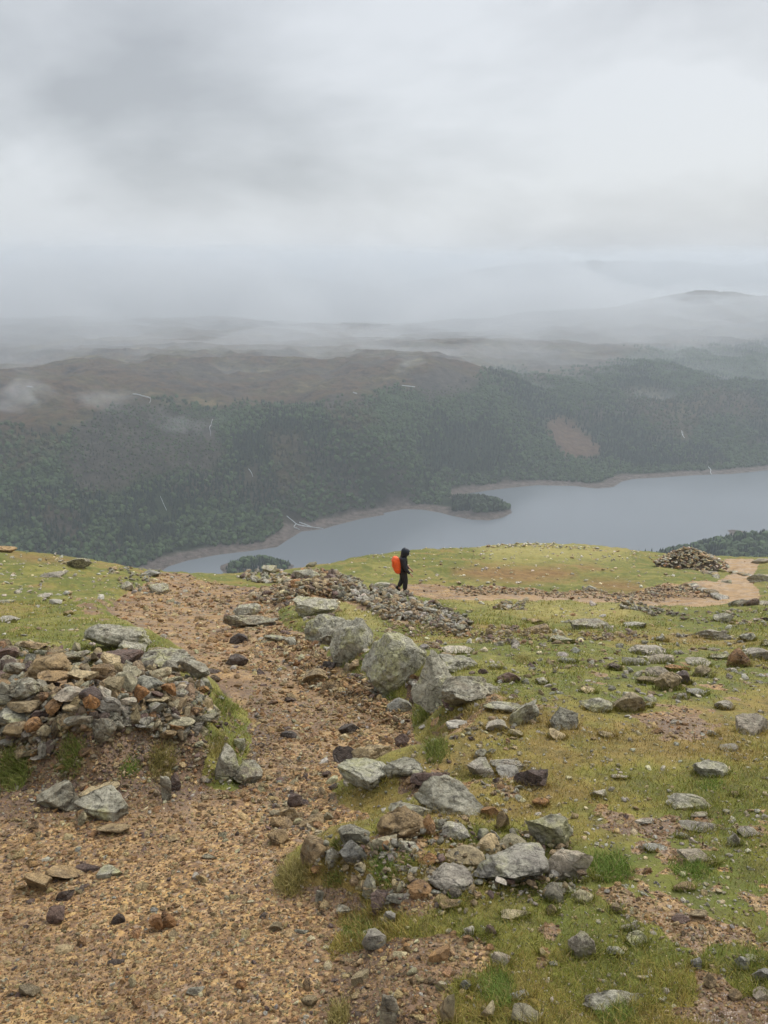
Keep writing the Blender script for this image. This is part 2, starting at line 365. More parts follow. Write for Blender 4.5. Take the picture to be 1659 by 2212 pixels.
# ------------------------------------------------------------------ materials
def material(name):
    m = bpy.data.materials.new(name); m.use_nodes = True
    t = m.node_tree; t.nodes.clear()
    return m, t
class NB:
    """small node-building helper"""
    def __init__(s, name):
        s.m, s.t = material(name); s.out = s.n('ShaderNodeOutputMaterial'); s.l = s.t.links.new
    def n(s, ty, **kw):
        n = s.t.nodes.new(ty)
        for k, v in kw.items(): setattr(n, k, v)
        return n
    def set(s, sock, v):
        if hasattr(v, 'is_output') or hasattr(v, 'links'): s.l(v, sock)
        else: sock.default_value = v
    def pos(s, scale=(1, 1, 1)):
        g = s.n('ShaderNodeNewGeometry').outputs['Position']
        if scale == (1, 1, 1): return g
        mp = s.n('ShaderNodeMapping'); mp.inputs['Scale'].default_value = scale; s.l(g, mp.inputs[0]); return mp.outputs[0]
    def noise(s, sc, det=4, rough=.5, vec=None, dist=0):
        n = s.n('ShaderNodeTexNoise'); n.inputs['Scale'].default_value = sc; n.inputs['Detail'].default_value = det; n.inputs['Roughness'].default_value = rough; n.inputs['Distortion'].default_value = dist
        s.l(vec if vec is not None else s.pos(), n.inputs['Vector']); return n.outputs['Fac']
    def vor(s, sc, vec=None, feature='F1', rnd=1.0):
        n = s.n('ShaderNodeTexVoronoi', feature=feature); n.inputs['Scale'].default_value = sc; n.inputs['Randomness'].default_value = rnd
        s.l(vec if vec is not None else s.pos(), n.inputs['Vector']); return n
    def ramp(s, fac, stops, interp='LINEAR'):
        n = s.n('ShaderNodeValToRGB'); r = n.color_ramp; r.interpolation = interp
        while len(r.elements) < len(stops): r.elements.new(.5)
        for e, (p, c) in zip(r.elements, stops):
            e.position = p; e.color = tuple(c) + (1,) if len(c) == 3 else c
        s.l(fac, n.inputs[0]); return n.outputs[0]
    def mix(s, f, a, b, mode='MIX'):
        n = s.n('ShaderNodeMix', data_type='RGBA', blend_type=mode)
        s.set(n.inputs['Factor'], f)
        for k, v in (('A', a), ('B', b)):
            if isinstance(v, tuple): n.inputs[k].default_value = v if len(v) == 4 else v + (1,)
            else: s.l(v, n.inputs[k])
        return n.outputs['Result']
    def math(s, op, a, b=0.0, c=0.0, clamp=False):
        n = s.n('ShaderNodeMath', operation=op, use_clamp=clamp)
        s.set(n.inputs[0], a); s.set(n.inputs[1], b)
        if op in ('MULTIPLY_ADD', 'SMOOTH_MIN'): s.set(n.inputs[2], c)
        return n.outputs[0]
    def mr(s, v, a, b, c=0.0, d=1.0, smooth=False):
        n = s.n('ShaderNodeMapRange')
        if smooth: n.interpolation_type = 'SMOOTHSTEP'
        s.l(v, n.inputs[0]); n.inputs[1].default_value = a; n.inputs[2].default_value = b; n.inputs[3].default_value = c; n.inputs[4].default_value = d
        return n.outputs[0]
    def attr(s, name, out='Fac'):
        n = s.n('ShaderNodeAttribute'); n.attribute_name = name; return n.outputs[out]
    def bump(s, h, strength=.5, dist=.01, normal=None):
        n = s.n('ShaderNodeBump'); n.inputs['Strength'].default_value = strength; n.inputs['Distance'].default_value = dist; s.l(h, n.inputs['Height'])
        if normal is not None: s.l(normal, n.inputs['Normal'])
        return n.outputs[0]
    def bsdf(s, col, rough=.9, normal=None, spec=.3, **kw):
        p = s.n('ShaderNodeBsdfPrincipled'); s.set(p.inputs['Base Color'], col if not isinstance(col, tuple) else (col + (1,) if len(col) == 3 else col)); s.set(p.inputs['Roughness'], rough); p.inputs['Specular IOR Level'].default_value = spec
        if normal is not None: s.l(normal, p.inputs['Normal'])
        for k, v in kw.items(): s.set(p.inputs[k.replace('_', ' ')], v)
        s.l(p.outputs[0], s.out.inputs['Surface']); return p

TURF_STOPS = [(.10, (.235, .165, .05)), (.28, (.225, .185, .042)), (.46, (.175, .165, .032)), (.64, (.108, .128, .021)), (.82, (.165, .162, .030)), (.97, (.225, .205, .048))]
# --- ground of the fell: gravel, bare soil and short turf, chosen by the traced cover attributes
g = NB('ground_cover')
v1 = g.vor(34); v2 = g.vor(85); v3 = g.vor(13)
pal = [(0, (.09, .06, .038)), (.14, (.26, .165, .08)), (.30, (.50, .32, .12)), (.46, (.34, .205, .085)), (.60, (.60, .42, .17)), (.72, (.15, .10, .08)), (.84, (.56, .42, .24)), (.95, (.26, .22, .18))]
def cellcol(v):
    sp = g.n('ShaderNodeSeparateColor'); g.l(v.outputs['Color'], sp.inputs[0]); return sp.outputs[0]
c1 = g.ramp(cellcol(v1), pal, 'CONSTANT'); c2 = g.ramp(cellcol(v2), pal, 'CONSTANT')
soil = g.ramp(g.noise(1.7, 5, .6), [(.3, (.13, .08, .04)), (.5, (.275, .148, .058)), (.72, (.46, .275, .088))])
sel = g.mr(cellcol(v3), .45, .55)
peb = g.mix(g.mr(g.noise(6, 3), .42, .6), c2, c1)
grav = g.mix(.50, soil, peb)
grav = g.mix(g.mr(v1.outputs['Distance'], .45, .75, 0, .6), grav, (.07, .04, .025))
grav = g.mix(g.mr(g.noise(.75, 5, .6), .47, .62, 0, .7), grav, (.13, .082, .05))
grav = g.mix(g.mr(g.noise(1.9, 5, .6), .56, .68, 0, .5), grav, (.42, .27, .10))
grav = g.mix(g.attr('sand'), grav, g.ramp(g.noise(3.0, 5), [(.3, (.25, .158, .078)), (.7, (.37, .245, .125))]))
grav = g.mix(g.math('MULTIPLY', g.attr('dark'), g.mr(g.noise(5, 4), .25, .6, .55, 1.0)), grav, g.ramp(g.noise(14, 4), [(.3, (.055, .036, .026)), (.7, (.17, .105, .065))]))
tn = g.noise(.45, 5, .55); tf = g.noise(9, 5, .7)
turf = g.ramp(g.attr('hue'), TURF_STOPS)
turf = g.mix(g.mr(tf, .42, .66, 0, .75), turf, (.085, .075, .028))
brown = g.ramp(g.noise(2.2, 5, .65), [(.3, (.11, .06, .022)), (.7, (.26, .16, .055))])
turf = g.mix(g.attr('bracken'), turf, brown)
turf = g.mix(g.attr('straw'), turf, g.ramp(g.noise(5, 4), [(.3, (.24, .20, .06)), (.7, (.40, .33, .12))]))
gm = g.math('ADD', g.attr('turf'), g.math('MULTIPLY', g.math('SUBTRACT', g.noise(16, 6, .7), .5), 1.5))
gmask = g.mr(gm, .42, .58, 0, 1, True)
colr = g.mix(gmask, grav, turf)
hh = g.math('ADD', g.math('MULTIPLY', g.math('SUBTRACT', 1.0, v1.outputs['Distance']), .6), g.math('MULTIPLY', g.math('SUBTRACT', 1.0, v2.outputs['Distance']), .3))
hg = g.noise(60, 4, .7)
hm = g.mix(gmask, hh, hg)
nb = g.bump(hm, .75, .012)
nb = g.bump(g.noise(7, 6, .65), .5, .05, nb)
wet = g.mr(g.noise(1.3, 4), .42, .60, .85, .30)
rgh = g.math('MAXIMUM', g.mr(gmask, 0, 1, 0, .92), wet)
g.bsdf(colr, rgh, nb, .35)
M_GROUND = g.m

# --- valley sides
g = NB('valley_cover')
moor = g.ramp(g.noise(.008, 9, .68), [(.34, (.035, .024, .017)), (.46, (.115, .072, .038)), (.55, (.085, .068, .032)), (.68, (.20, .15, .075))])
moor = g.mix(g.mr(g.noise(.03, 7, .75), .48, .62, 0, .8), moor, (.04, .032, .025))
crag = g.ramp(g.noise(.05, 7, .7), [(.3, (.035, .03, .025)), (.6, (.085, .07, .055)), (.8, (.15, .14, .13))])
wood = g.ramp(g.noise(.03, 6, .6), [(.3, (.020, .032, .015)), (.7, (.040, .054, .023))])
c = g.mix(g.attr('crag'), moor, crag)
c = g.mix(g.attr('wood'), c, wood)
c = g.mix(g.attr('scree'), c, g.ramp(g.noise(.06, 6), [(.3, (.085, .05, .035)), (.7, (.15, .10, .06))]))
c = g.mix(g.attr('shore'), c, g.ramp(g.noise(.08, 6, .6), [(.3, (.075, .06, .052)), (.7, (.20, .165, .14))]))
g.bsdf(c, .95, g.bump(g.noise(.035, 8, .7), 1.0, 22.0), .1)
M_VALLEY = g.m

# --- water
g = NB('lake_water')
nw = g.n('ShaderNodeTexNoise'); nw.inputs['Scale'].default_value = .35; nw.inputs['Detail'].default_value = 4
g.l(g.pos((1, .5, 1)), nw.inputs['Vector'])
g.bsdf((.135, .150, .165), g.mr(g.noise(.004, 3), .2, .8, .12, .25, True), g.bump(nw.outputs['Fac'], .25, .4), .5, IOR=1.333)
M_WATER = g.m

# ------------------------------------------------------------------ ground meshes
azs = np.concatenate([np.linspace(RAD(-86), RAD(-34), 60, endpoint=False), np.linspace(RAD(-34), RAD(34), 860, endpoint=False), np.linspace(RAD(34), RAD(86), 61)])
def polar(r):
    A, R = np.meshgrid(azs, r); return R * np.sin(A), R * np.cos(A)
def grid_faces(nr, nc):
    i = np.arange(nr - 1)[:, None] * nc + np.arange(nc - 1)[None]
    return np.stack([i, i + 1, i + nc + 1, i + nc], -1).reshape(-1, 4)[:, ::-1]
r1 = np.geomspace(.45, 200, 860)
X, Y = polar(r1)
Z, (S1, S2, SH, SW) = z_all(X, Y)
U, V, _ = project(X, np.maximum(Y, .3), Z)
_wu = 9 * fbm2(X * 2.3, Y * 2.3, 4, 91, .6) ; _wv = 7 * fbm2(X * 2.3 + 30, Y * 2.3, 4, 92, .6)
_wk = np.clip(6 / np.maximum(Y, 1), .12, 1.4)
UW = U + _wu * _wk * 2.2; VW = V + _wv * _wk * 1.8
def px_mask(polys, soft, U=UW, V=VW):
    m = np.zeros_like(U)
    sel = (U > -250) & (U < 1020) & (V > 520) & (V < 1300)
    for p in polys: m[sel] = np.maximum(m[sel], sstep(-poly_sd(U[sel], V[sel], p), -soft, soft))
    return m
pathm = sstep(-S1, -.06, .06)
path2 = sstep(-S2, -.25, .1)
turf = (1 - pathm) * (1 - path2)
turf *= 1 - sstep(-SH, -.1, .2)
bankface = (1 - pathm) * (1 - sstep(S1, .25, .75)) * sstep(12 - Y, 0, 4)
turf = turf * (1 - .26 * bankface) 
turf *= 1 - .8 * sstep(-SW, 0, .3)
soilp = [cp('E', [(540, 1250), (700, 1180), (900, 1130), (1150, 1110), (1400, 1180), (1440, 1290), (1300, 1420), (1240, 1560), (1100, 1800), (380, 1900)]),
         cp('F', [(680, 900), (780, 850), (930, 880), (1050, 930), (1230, 960), (1380, 1000), (1480, 1060), (1300, 1110), (1230, 1220), (1120, 1160), (1000, 1060), (820, 1030)]),
         cp('F', [(190, 1080), (330, 1010), (420, 1150), (330, 1260), (400, 1400), (240, 1420), (180, 1300)]), cp('F', [(1230, 1290), (1400, 1330), (1450, 1500), (1659, 1480), (1700, 1800), (900, 1800), (960, 1580), (1200, 1540)]),
         cp('F', [(600, 470), (720, 420), (960, 420), (1010, 370), (1080, 440), (1000, 540), (820, 520)]), cp('C', [(720, 1220), (950, 1180), (1180, 1190), (1400, 1200), (1300, 1260), (1020, 1300), (880, 1290)]),
         cp('C', [(650, 1420), (850, 1420), (1000, 1460), (1180, 1400), (1290, 1450), (1100, 1510), (820, 1500)]), cp('C', [(270, 1060), (520, 1080), (480, 1130), (280, 1110)]), cp('C', [(500, 890), (700, 900), (690, 950), (520, 940)]),
         cp('B', [(900, 880), (1050, 900), (1040, 1150), (960, 1180), (950, 1000)]), cp('B', [(880, 1480), (1200, 1480), (1180, 1560), (900, 1600)]), cp('E', [(700, 790), (1150, 850), (1250, 930), (1000, 1000), (760, 980)]),
         cp('E', [(360, 880), (600, 840), (720, 960), (560, 1000), (400, 1000)]), cp('A', [(380, 430), (700, 440), (730, 490), (600, 540), (520, 520)]), cp('C', [(1300, 700), (1250, 760), (1190, 900), (1130, 880), (1180, 700)])]
turf = turf * (1 - .72 * px_mask(soilp, 12)) * (1 - .6 * px_mask(soilp[:1], 14))
tn_ = fbm2(X * 1.3, Y * 1.3, 5, 71, .6) * .9 + fbm2(X * 7, Y * 7, 3, 72, .6) * .45
ragged = sstep(26 - Y, 0, 12)
turf = sstep(turf * .95 + tn_ * (.34 + .75 * ragged) * (.35 + .65 * sstep(turf, .0, .3)), .35, .60)
hue = np.clip(.60 + .95 * fbm2(X * .42 + 4, Y * .42, 5, 73, .58) + .35 * fbm2(X * 4, Y * 4, 3, 74), 0, 1)
hue = hue + (.5 - hue) * 0
sand = px_mask([cp('C', [(-200, 425), (300, 432), (640, 450), (820, 455), (980, 475), (1080, 470), (1350, 440), (1100, 385), (1230, 335), (1400, 330), (1440, 290), (1380, 200), (1620, 200), (1600, 500), (700, 560), (-200, 500)])], 3) * path2
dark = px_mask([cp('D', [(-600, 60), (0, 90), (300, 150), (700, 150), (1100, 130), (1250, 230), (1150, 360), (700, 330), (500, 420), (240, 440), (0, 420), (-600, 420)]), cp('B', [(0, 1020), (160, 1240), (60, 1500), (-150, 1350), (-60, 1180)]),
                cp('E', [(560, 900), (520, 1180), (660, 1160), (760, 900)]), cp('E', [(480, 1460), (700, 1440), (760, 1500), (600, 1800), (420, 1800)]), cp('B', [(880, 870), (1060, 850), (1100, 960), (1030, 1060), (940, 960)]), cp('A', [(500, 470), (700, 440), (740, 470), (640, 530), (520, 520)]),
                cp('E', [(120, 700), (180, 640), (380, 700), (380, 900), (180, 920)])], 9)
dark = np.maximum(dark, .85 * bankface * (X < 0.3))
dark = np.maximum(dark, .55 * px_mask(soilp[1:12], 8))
brk = px_mask([cp('C', [(-250, 270), (-60, 250), (200, 255), (380, 250), (480, 270), (510, 310), (400, 330), (180, 345), (-60, 335), (-240, 300)]), cp('C', [(560, 330), (760, 335), (900, 360), (880, 410), (620, 385)]), cp('C', [(500, 245), (600, 240), (640, 260), (540, 275)]), cp('A', [(90, 175), (200, 185), (420, 205), (400, 225), (180, 215), (60, 190)])], 7)
straw = px_mask([cp('C', [(-250, 420), (0, 440), (210, 460), (500, 480), (700, 480), (930, 540), (930, 570), (500, 560), (240, 540), (0, 500), (-200, 450)]), cp('C', [(-100, 130), (280, 105), (800, 150), (760, 190), (300, 200), (0, 200)]), cp('G', [(460, 420), (560, 410), (800, 530), (860, 640), (640, 590)])], 14) * .75
V3 = np.stack([X, Y, Z], -1).reshape(-1, 3)
F = grid_faces(len(r1), len(azs))
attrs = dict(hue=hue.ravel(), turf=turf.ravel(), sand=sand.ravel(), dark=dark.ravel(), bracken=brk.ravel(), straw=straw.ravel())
isp = (np.minimum(S1, S2).ravel()[F].mean(1) < 0)
def submesh(name, sel, **kw):
    f = F[sel]; used, inv = np.unique(f, return_inverse=True)
    return new_mesh(name, V3[used], inv.reshape(f.shape), M_GROUND, True, {k: a[used] for k, a in attrs.items()}, **kw)
submesh('path', isp, kind='structure'); submesh('fellside', ~isp, kind='structure')

r2 = np.concatenate([np.geomspace(200, 1000, 60, endpoint=False), np.geomspace(1000, 3200, 420, endpoint=False), np.geomspace(3200, 9400, 200)])
X2, Y2 = polar(r2); X2r, Y2r = X2.ravel(), Y2.ravel()
Z2, _ = z_all(X2r, Y2r)
U2, V2, _ = project(X2r, Y2r, Z2)
TREES = [cp('S', [(-2000, 1720), (0, 1722), (280, 1722), (400, 1660), (466, 1628), (610, 1620), (832, 1640), (1040, 1636), (1296, 1628), (1440, 1600), (1560, 1565)])
         + cp('Q', [(200, 575), (350, 575), (450, 540), (490, 510), (560, 500), (640, 515), (720, 540), (850, 520), (1000, 492), (1100, 430), (1300, 418), (1659, 400), (3200, 400), (3200, 1500), (0, 1500)]) + [(-500, 700)]]
SCREE = [cp('Q', [(745, 720), (800, 695), (850, 715), (960, 815), (950, 850), (880, 860), (800, 850), (770, 800)])]
CRAG = [cp('P', [(300, 720), (380, 690), (460, 645), (620, 635), (760, 670), (860, 690), (930, 840), (860, 920), (640, 930), (520, 1000), (330, 1000), (260, 880), (300, 800)]), cp('Q', [(180, 520), (280, 475), (380, 490), (450, 530), (430, 580), (250, 640), (200, 580)])]
OPEN = [cp('Q', [(1060, 580), (1180, 560), (1300, 620), (1400, 560), (1600, 600), (1659, 700), (1500, 690), (1380, 700), (1320, 800), (1180, 720), (1080, 640)]), cp('P', [(-400, 730), (280, 730), (250, 860), (100, 900), (-400, 960)]), cp('P', [(1110, 760), (1250, 760), (1270, 940), (1160, 1020), (1130, 900)]), cp('P', [(200, 1060), (330, 1100), (300, 1190), (180, 1120)]), cp('P', [(1330, 640), (1500, 600), (1560, 700), (1480, 760), (1380, 720)])]
shr = poly_sd(X2r, Y2r, LAKE)
far_side = Y2r > 1080
def pm(U, V, polys, soft):
    m = np.zeros_like(U)
    sel = (U > -900) & (U < 1700) & (V > 250) & (V < 720)
    for p in polys: m[sel] = np.maximum(m[sel], sstep(-poly_sd(U[sel], V[sel], p), -soft, soft))
    return m
nz = 6 * fbm2(X2r / 60, Y2r / 60, 3, 61)
woodm = pm(U2 + nz, V2 + nz * .9, TREES, 12); sc_ = pm(U2 + nz * 1.6, V2 + nz * 1.2, SCREE, 7); cg = pm(U2 + nz, V2 + nz, CRAG, 6); op = pm(U2 + nz, V2 + nz, OPEN, 6)
shorem = (1 - sstep(shr + 8 * fbm2(X2r / 40, Y2r / 40, 3, 65), 30, 44)) * far_side
cg = np.maximum(cg, .8 * sstep(fbm2(X2r / 170, Y2r / 120, 5, 66, .6), .08, .34)); woodm = woodm * (1 - sc_) * (1 - .85 * cg) * (1 - .7 * op)
new_mesh('valley_side', np.stack([X2r, Y2r, Z2], -1), grid_faces(len(r2), len(azs)), M_VALLEY, True, dict(wood=woodm, scree=sc_, crag=cg, shore=shorem), kind='structure')
lk = 9000
new_mesh('lake', [(-6500, 500, LAKE_Z), (6500, 500, LAKE_Z), (6500, 2700, LAKE_Z), (-6500, 2700, LAKE_Z)], [(0, 1, 2, 3)], M_WATER, kind='structure')

# ------------------------------------------------------------------ haze
def box_mesh(name, lo, hi, mat, kind):
    c = [(x, y, z) for z in (lo[2], hi[2]) for y in (lo[1], hi[1]) for x in (lo[0], hi[0])]
    return new_mesh(name, c, [(0, 2, 3, 1), (4, 5, 7, 6), (0, 1, 5, 4), (2, 6, 7, 3), (0, 4, 6, 2), (1, 3, 7, 5)], mat, kind=kind)
def vol_mat(name, dens, col=(1, 1, 1), aniso=.2):
    m, t = material(name); o = t.nodes.new('ShaderNodeOutputMaterial'); p = t.nodes.new('ShaderNodeVolumePrincipled')
    p.inputs['Density'].default_value = dens; p.inputs['Color'].default_value = tuple(col) + (1,); p.inputs['Anisotropy'].default_value = aniso
    t.links.new(p.outputs[0], o.inputs['Volume']); return m
HAZE_D = 0.00015
zmax = float(Z2.max()) + 40
box_mesh('haze', (-10000, -1200, LAKE_Z - 120), (10000, 10500, max(zmax, 60)), vol_mat('haze_air', HAZE_D, (.73, .805, .875)), 'stuff')
#--END-SETTING

# ------------------------------------------------------------------ rock materials
def rock_material(name, per_object=True, mossy=.0):
    g = NB(name)
    if per_object:
        oi = g.n('ShaderNodeObjectInfo'); tint = oi.outputs['Color']; lich = oi.outputs['Alpha']
        off = g.n('ShaderNodeVectorMath', operation='ADD'); g.l(g.pos(), off.inputs[0]); off.inputs[1].default_value = (3, 1, 2); vec = off.outputs[0]
    else:
        tint = g.attr('tint', 'Color'); lich = g.attr('tint', 'Alpha'); vec = g.pos()
    base = g.mix(g.mr(g.noise(5, 6, .65, vec, .4), .36, .64), g.mix(.38, tint, (.05, .038, .028), 'MIX'), tint)
    st = g.n('ShaderNodeMapping'); st.inputs['Scale'].default_value = (4, 9, 30); st.inputs['Rotation'].default_value = (.5, .25, .3); g.l(vec, st.inputs[0])
    base = g.mix(g.mr(g.noise(1.0, 5, .6, st.outputs[0], .6), .5, .75, 0, .45), base, g.mix(.5, tint, (.62, .56, .47)))
    l1 = g.mr(g.math('ADD', g.noise(11, 7, .68, vec, .3), g.math('MULTIPLY', g.math('SUBTRACT', lich, .5), .34)), .50, .58)
    lc = g.ramp(g.noise(3.1, 4, .6, vec), [(.35, (.36, .335, .245)), (.5, (.62, .58, .46)), (.60, (.56, .53, .27)), (.72, (.74, .69, .56))])
    base = g.mix(g.math('MULTIPLY', l1, g.math('MINIMUM', g.math('MULTIPLY', lich, 1.2), .85)), base, lc)
    dk = g.mr(g.noise(17, 6, .78, vec, .3), .56, .68, 0, .6)
    base = g.mix(dk, base, (.035, .032, .026))
    rust = g.mr(g.noise(2.3, 5, .6, vec), .62, .72, 0, .55)
    base = g.mix(g.math('MULTIPLY', rust, g.math('SUBTRACT', 1.0, lich)), base, (.33, .15, .05))
    mot = g.ramp(g.noise(26, 7, .78, vec, .5), [(.34, (.22, .21, .20)), (.46, (.78, .77, .74)), (.60, (1.12, 1.12, 1.08)), (.72, (1.45, 1.42, 1.34))])
    base = g.mix(1.0, base, mot, 'MULTIPLY')
    wn = g.n('ShaderNodeTexNoise'); wn.inputs['Scale'].default_value = 5; wn.inputs['Detail'].default_value = 4; g.l(vec, wn.inputs['Vector'])
    wv = g.n('ShaderNodeVectorMath', operation='MULTIPLY_ADD'); g.l(wn.outputs['Color'], wv.inputs[0]); wv.inputs[1].default_value = (.35, .35, .35); g.l(vec, wv.inputs[2])
    cr_ = g.vor(4.5, wv.outputs[0], 'DISTANCE_TO_EDGE')
    base = g.mix(g.math('MULTIPLY', g.mr(cr_.outputs[0], .0, .03, .7, 0), g.mr(g.noise(2.7, 3, .5, vec), .48, .6)), base, (.04, .035, .028))
    h = g.math('ADD', g.noise(9, 9, .72, vec, .4), g.math('MULTIPLY', g.mr(cr_.outputs[0], 0, .05), .22))
    nb = g.bump(h, 1.0, .11)
    nb = g.bump(g.noise(60, 5, .75, vec), .8, .012, nb)
    g.bsdf(base, g.mr(g.noise(2, 3, .5, vec), .4, .6, .55, .85), nb, .38)
    return g.m
M_ROCK = rock_material('rock_surface', True)
M_STONES = rock_material('loose_stone_surface', False)

def ico(sub):
    import bmesh
    bm = bmesh.new(); bmesh.ops.create_icosphere(bm, subdivisions=sub, radius=1.0)
    V = np.array([v.co[:] for v in bm.verts]); F = np.array([[v.index for v in f.verts] for f in bm.faces]); bm.free(); return V, F
ICO = {k: ico(k) for k in (1, 2, 3, 4, 5)}
def rock_shape(seed, sub=4, kind='block', rough=1.0):
    """a chiselled stone in a unit box: random cleavage planes cut a ball, then layered and fractal roughness"""
    r = np.random.default_rng(seed)
    V, F = ICO[sub]; V = V.copy()
    dims = {'block': (1, .8, .7), 'slab': (1, .8, .34), 'boulder': (1, .85, .75), 'wedge': (1, .7, .6), 'shard': (1, .5, .4)}[kind]
    npl = {'block': 15, 'slab': 14, 'boulder': 16, 'wedge': 13, 'shard': 14}[kind]
    lo, hi = {'block': (.36, .62), 'slab': (.38, .66), 'boulder': (.56, .8), 'wedge': (.28, .62), 'shard': (.34, .66)}[kind]
    planes = r.normal(size=(npl, 3)); planes /= np.linalg.norm(planes, axis=1)[:, None]
    for n in planes:
        d = r.uniform(lo, hi)
        e = V @ n - d
        V = V - np.maximum(e, 0)[:, None] * n
    if sub >= 3:
        o = r.uniform(0, 50, 3)
        nrm = V / np.linalg.norm(V, axis=1)[:, None]
        a = (.075 if kind != 'boulder' else .10) * rough
        dsp = a * fbm3(V[:, 0]*1.7 + o[0], V[:, 1]*1.7 + o[1], V[:, 2]*1.7 + o[2], 4, seed)
        lay = V @ (np.array([.2, .35, 1.0]) / 1.08)
        dsp += .03 * rough * np.abs(vn2(lay * 7 + o[0] + .6 * V[:, 0], V[:, 0] * 1.2 + o[1], seed))
        dsp += .035 * rough * (1 - 2 * np.abs(fbm3(V[:, 0]*4 + o[0], V[:, 1]*4 + o[1], V[:, 2]*4, 3, seed + 9)))
        dsp += .05 * rough * np.minimum(fbm3(V[:, 0]*2.8 + o[0], V[:, 1]*2.8, V[:, 2]*2.8 + o[2], 4, seed + 5, .62), .12)
        V = V + nrm * dsp[:, None]
    lo_, hi_ = V.min(0), V.max(0)
    V = (V - (lo_ + hi_) / 2) / (hi_ - lo_)
    return V, F, dims
KINDS = ['block', 'slab', 'boulder', 'wedge', 'shard']
SHAPE = {}
for ki, kd in enumerate(KINDS):
    for q in range(5):
        Vv, Ff, dm = rock_shape(100 * ki + q + 3, 4, kd)
        o_ = new_mesh('rock_shape', Vv, Ff, M_ROCK, True)
        try: o_.data.set_sharp_from_angle(angle=RAD(32))
        except Exception: pass
        SHAPE[(kd, q)] = o_.data
        bpy.data.objects.remove(o_)
TINT = {'g': (.40, .36, .265, .7), 'p': (.64, .58, .48, .5), 't': (.50, .36, .19, .22), 'o': (.56, .30, .12, .05), 'd': (.15, .11, .088, .0), 'y': (.68, .56, .34, .15), 'v': (.24, .155, .12, .05), 'l': (.56, .52, .38, .95), 'c': (.80, .69, .42, .0), 'q': (.50, .295, .12, .05), 'r': (.70, .50, .23, .05)}
WORD = {'g': 'grey green lichened', 'p': 'pale grey', 't': 'tan brown', 'o': 'rusty orange', 'd': 'dark wet', 'y': 'cream yellow', 'v': 'purple brown', 'l': 'pale lichen covered', 'c': 'bright cream'}

def ground_z(x, y):
    return z_fore(np.atleast_1d(np.asarray(x, float)), np.atleast_1d(np.asarray(y, float)))[0]
def hit(us, vs, y0=1.2, y1=110):
    """pixels -> points on the foreground surface (vectorised march along the rays)"""
    us = np.asarray(us, float); vs = np.asarray(vs, float)
    dx, dy, dz = ray(us, vs); sx = dx / dy; sz = dz / dy
    Ys = np.geomspace(y0, y1, 260)
    found = np.zeros(us.shape, bool); res = np.full(us.shape, np.nan); prev = None
    for k, Yk in enumerate(Ys):
        g_ = look(FIELD, sx * Yk, np.full(us.shape, Yk))   # cheap table first
        z, s1, bh, s2, sh, sw = [g_[..., i] for i in range(6)]
        z = z + bh * sstep(s1, -.05, .18 + .9 * bh) * (1 - .75 * sstep(s1, 2, 7)) - .12 * sstep(-s1, 0, 1.6) * sstep(Yk, 1.5, 4) + .12 * sstep(-sh, -.05, .9) + WH(sx * Yk) * sstep(-sw, -.1, 1.3) + .1 * sstep(s2, 0, .8) * (1 - sstep(s2, 1.5, 6))
        gap = z - sz * Yk
        if prev is not None:
            new = (~found) & (gap > 0)
            t = np.where(new, prev / np.where(prev - gap == 0, 1, prev - gap), 0)
            res = np.where(new, Ys[k-1] + (Yk - Ys[k-1]) * np.clip(t, 0, 1), res); found |= new
        prev = gap
    yy = res; xx = sx * yy
    ok = found
    zz = np.full(us.shape, np.nan)
    if ok.any(): zz[ok] = z_fore(xx[ok], yy[ok])[0]
    return xx, yy, zz, ok
n_rock = [0]; FEET = []
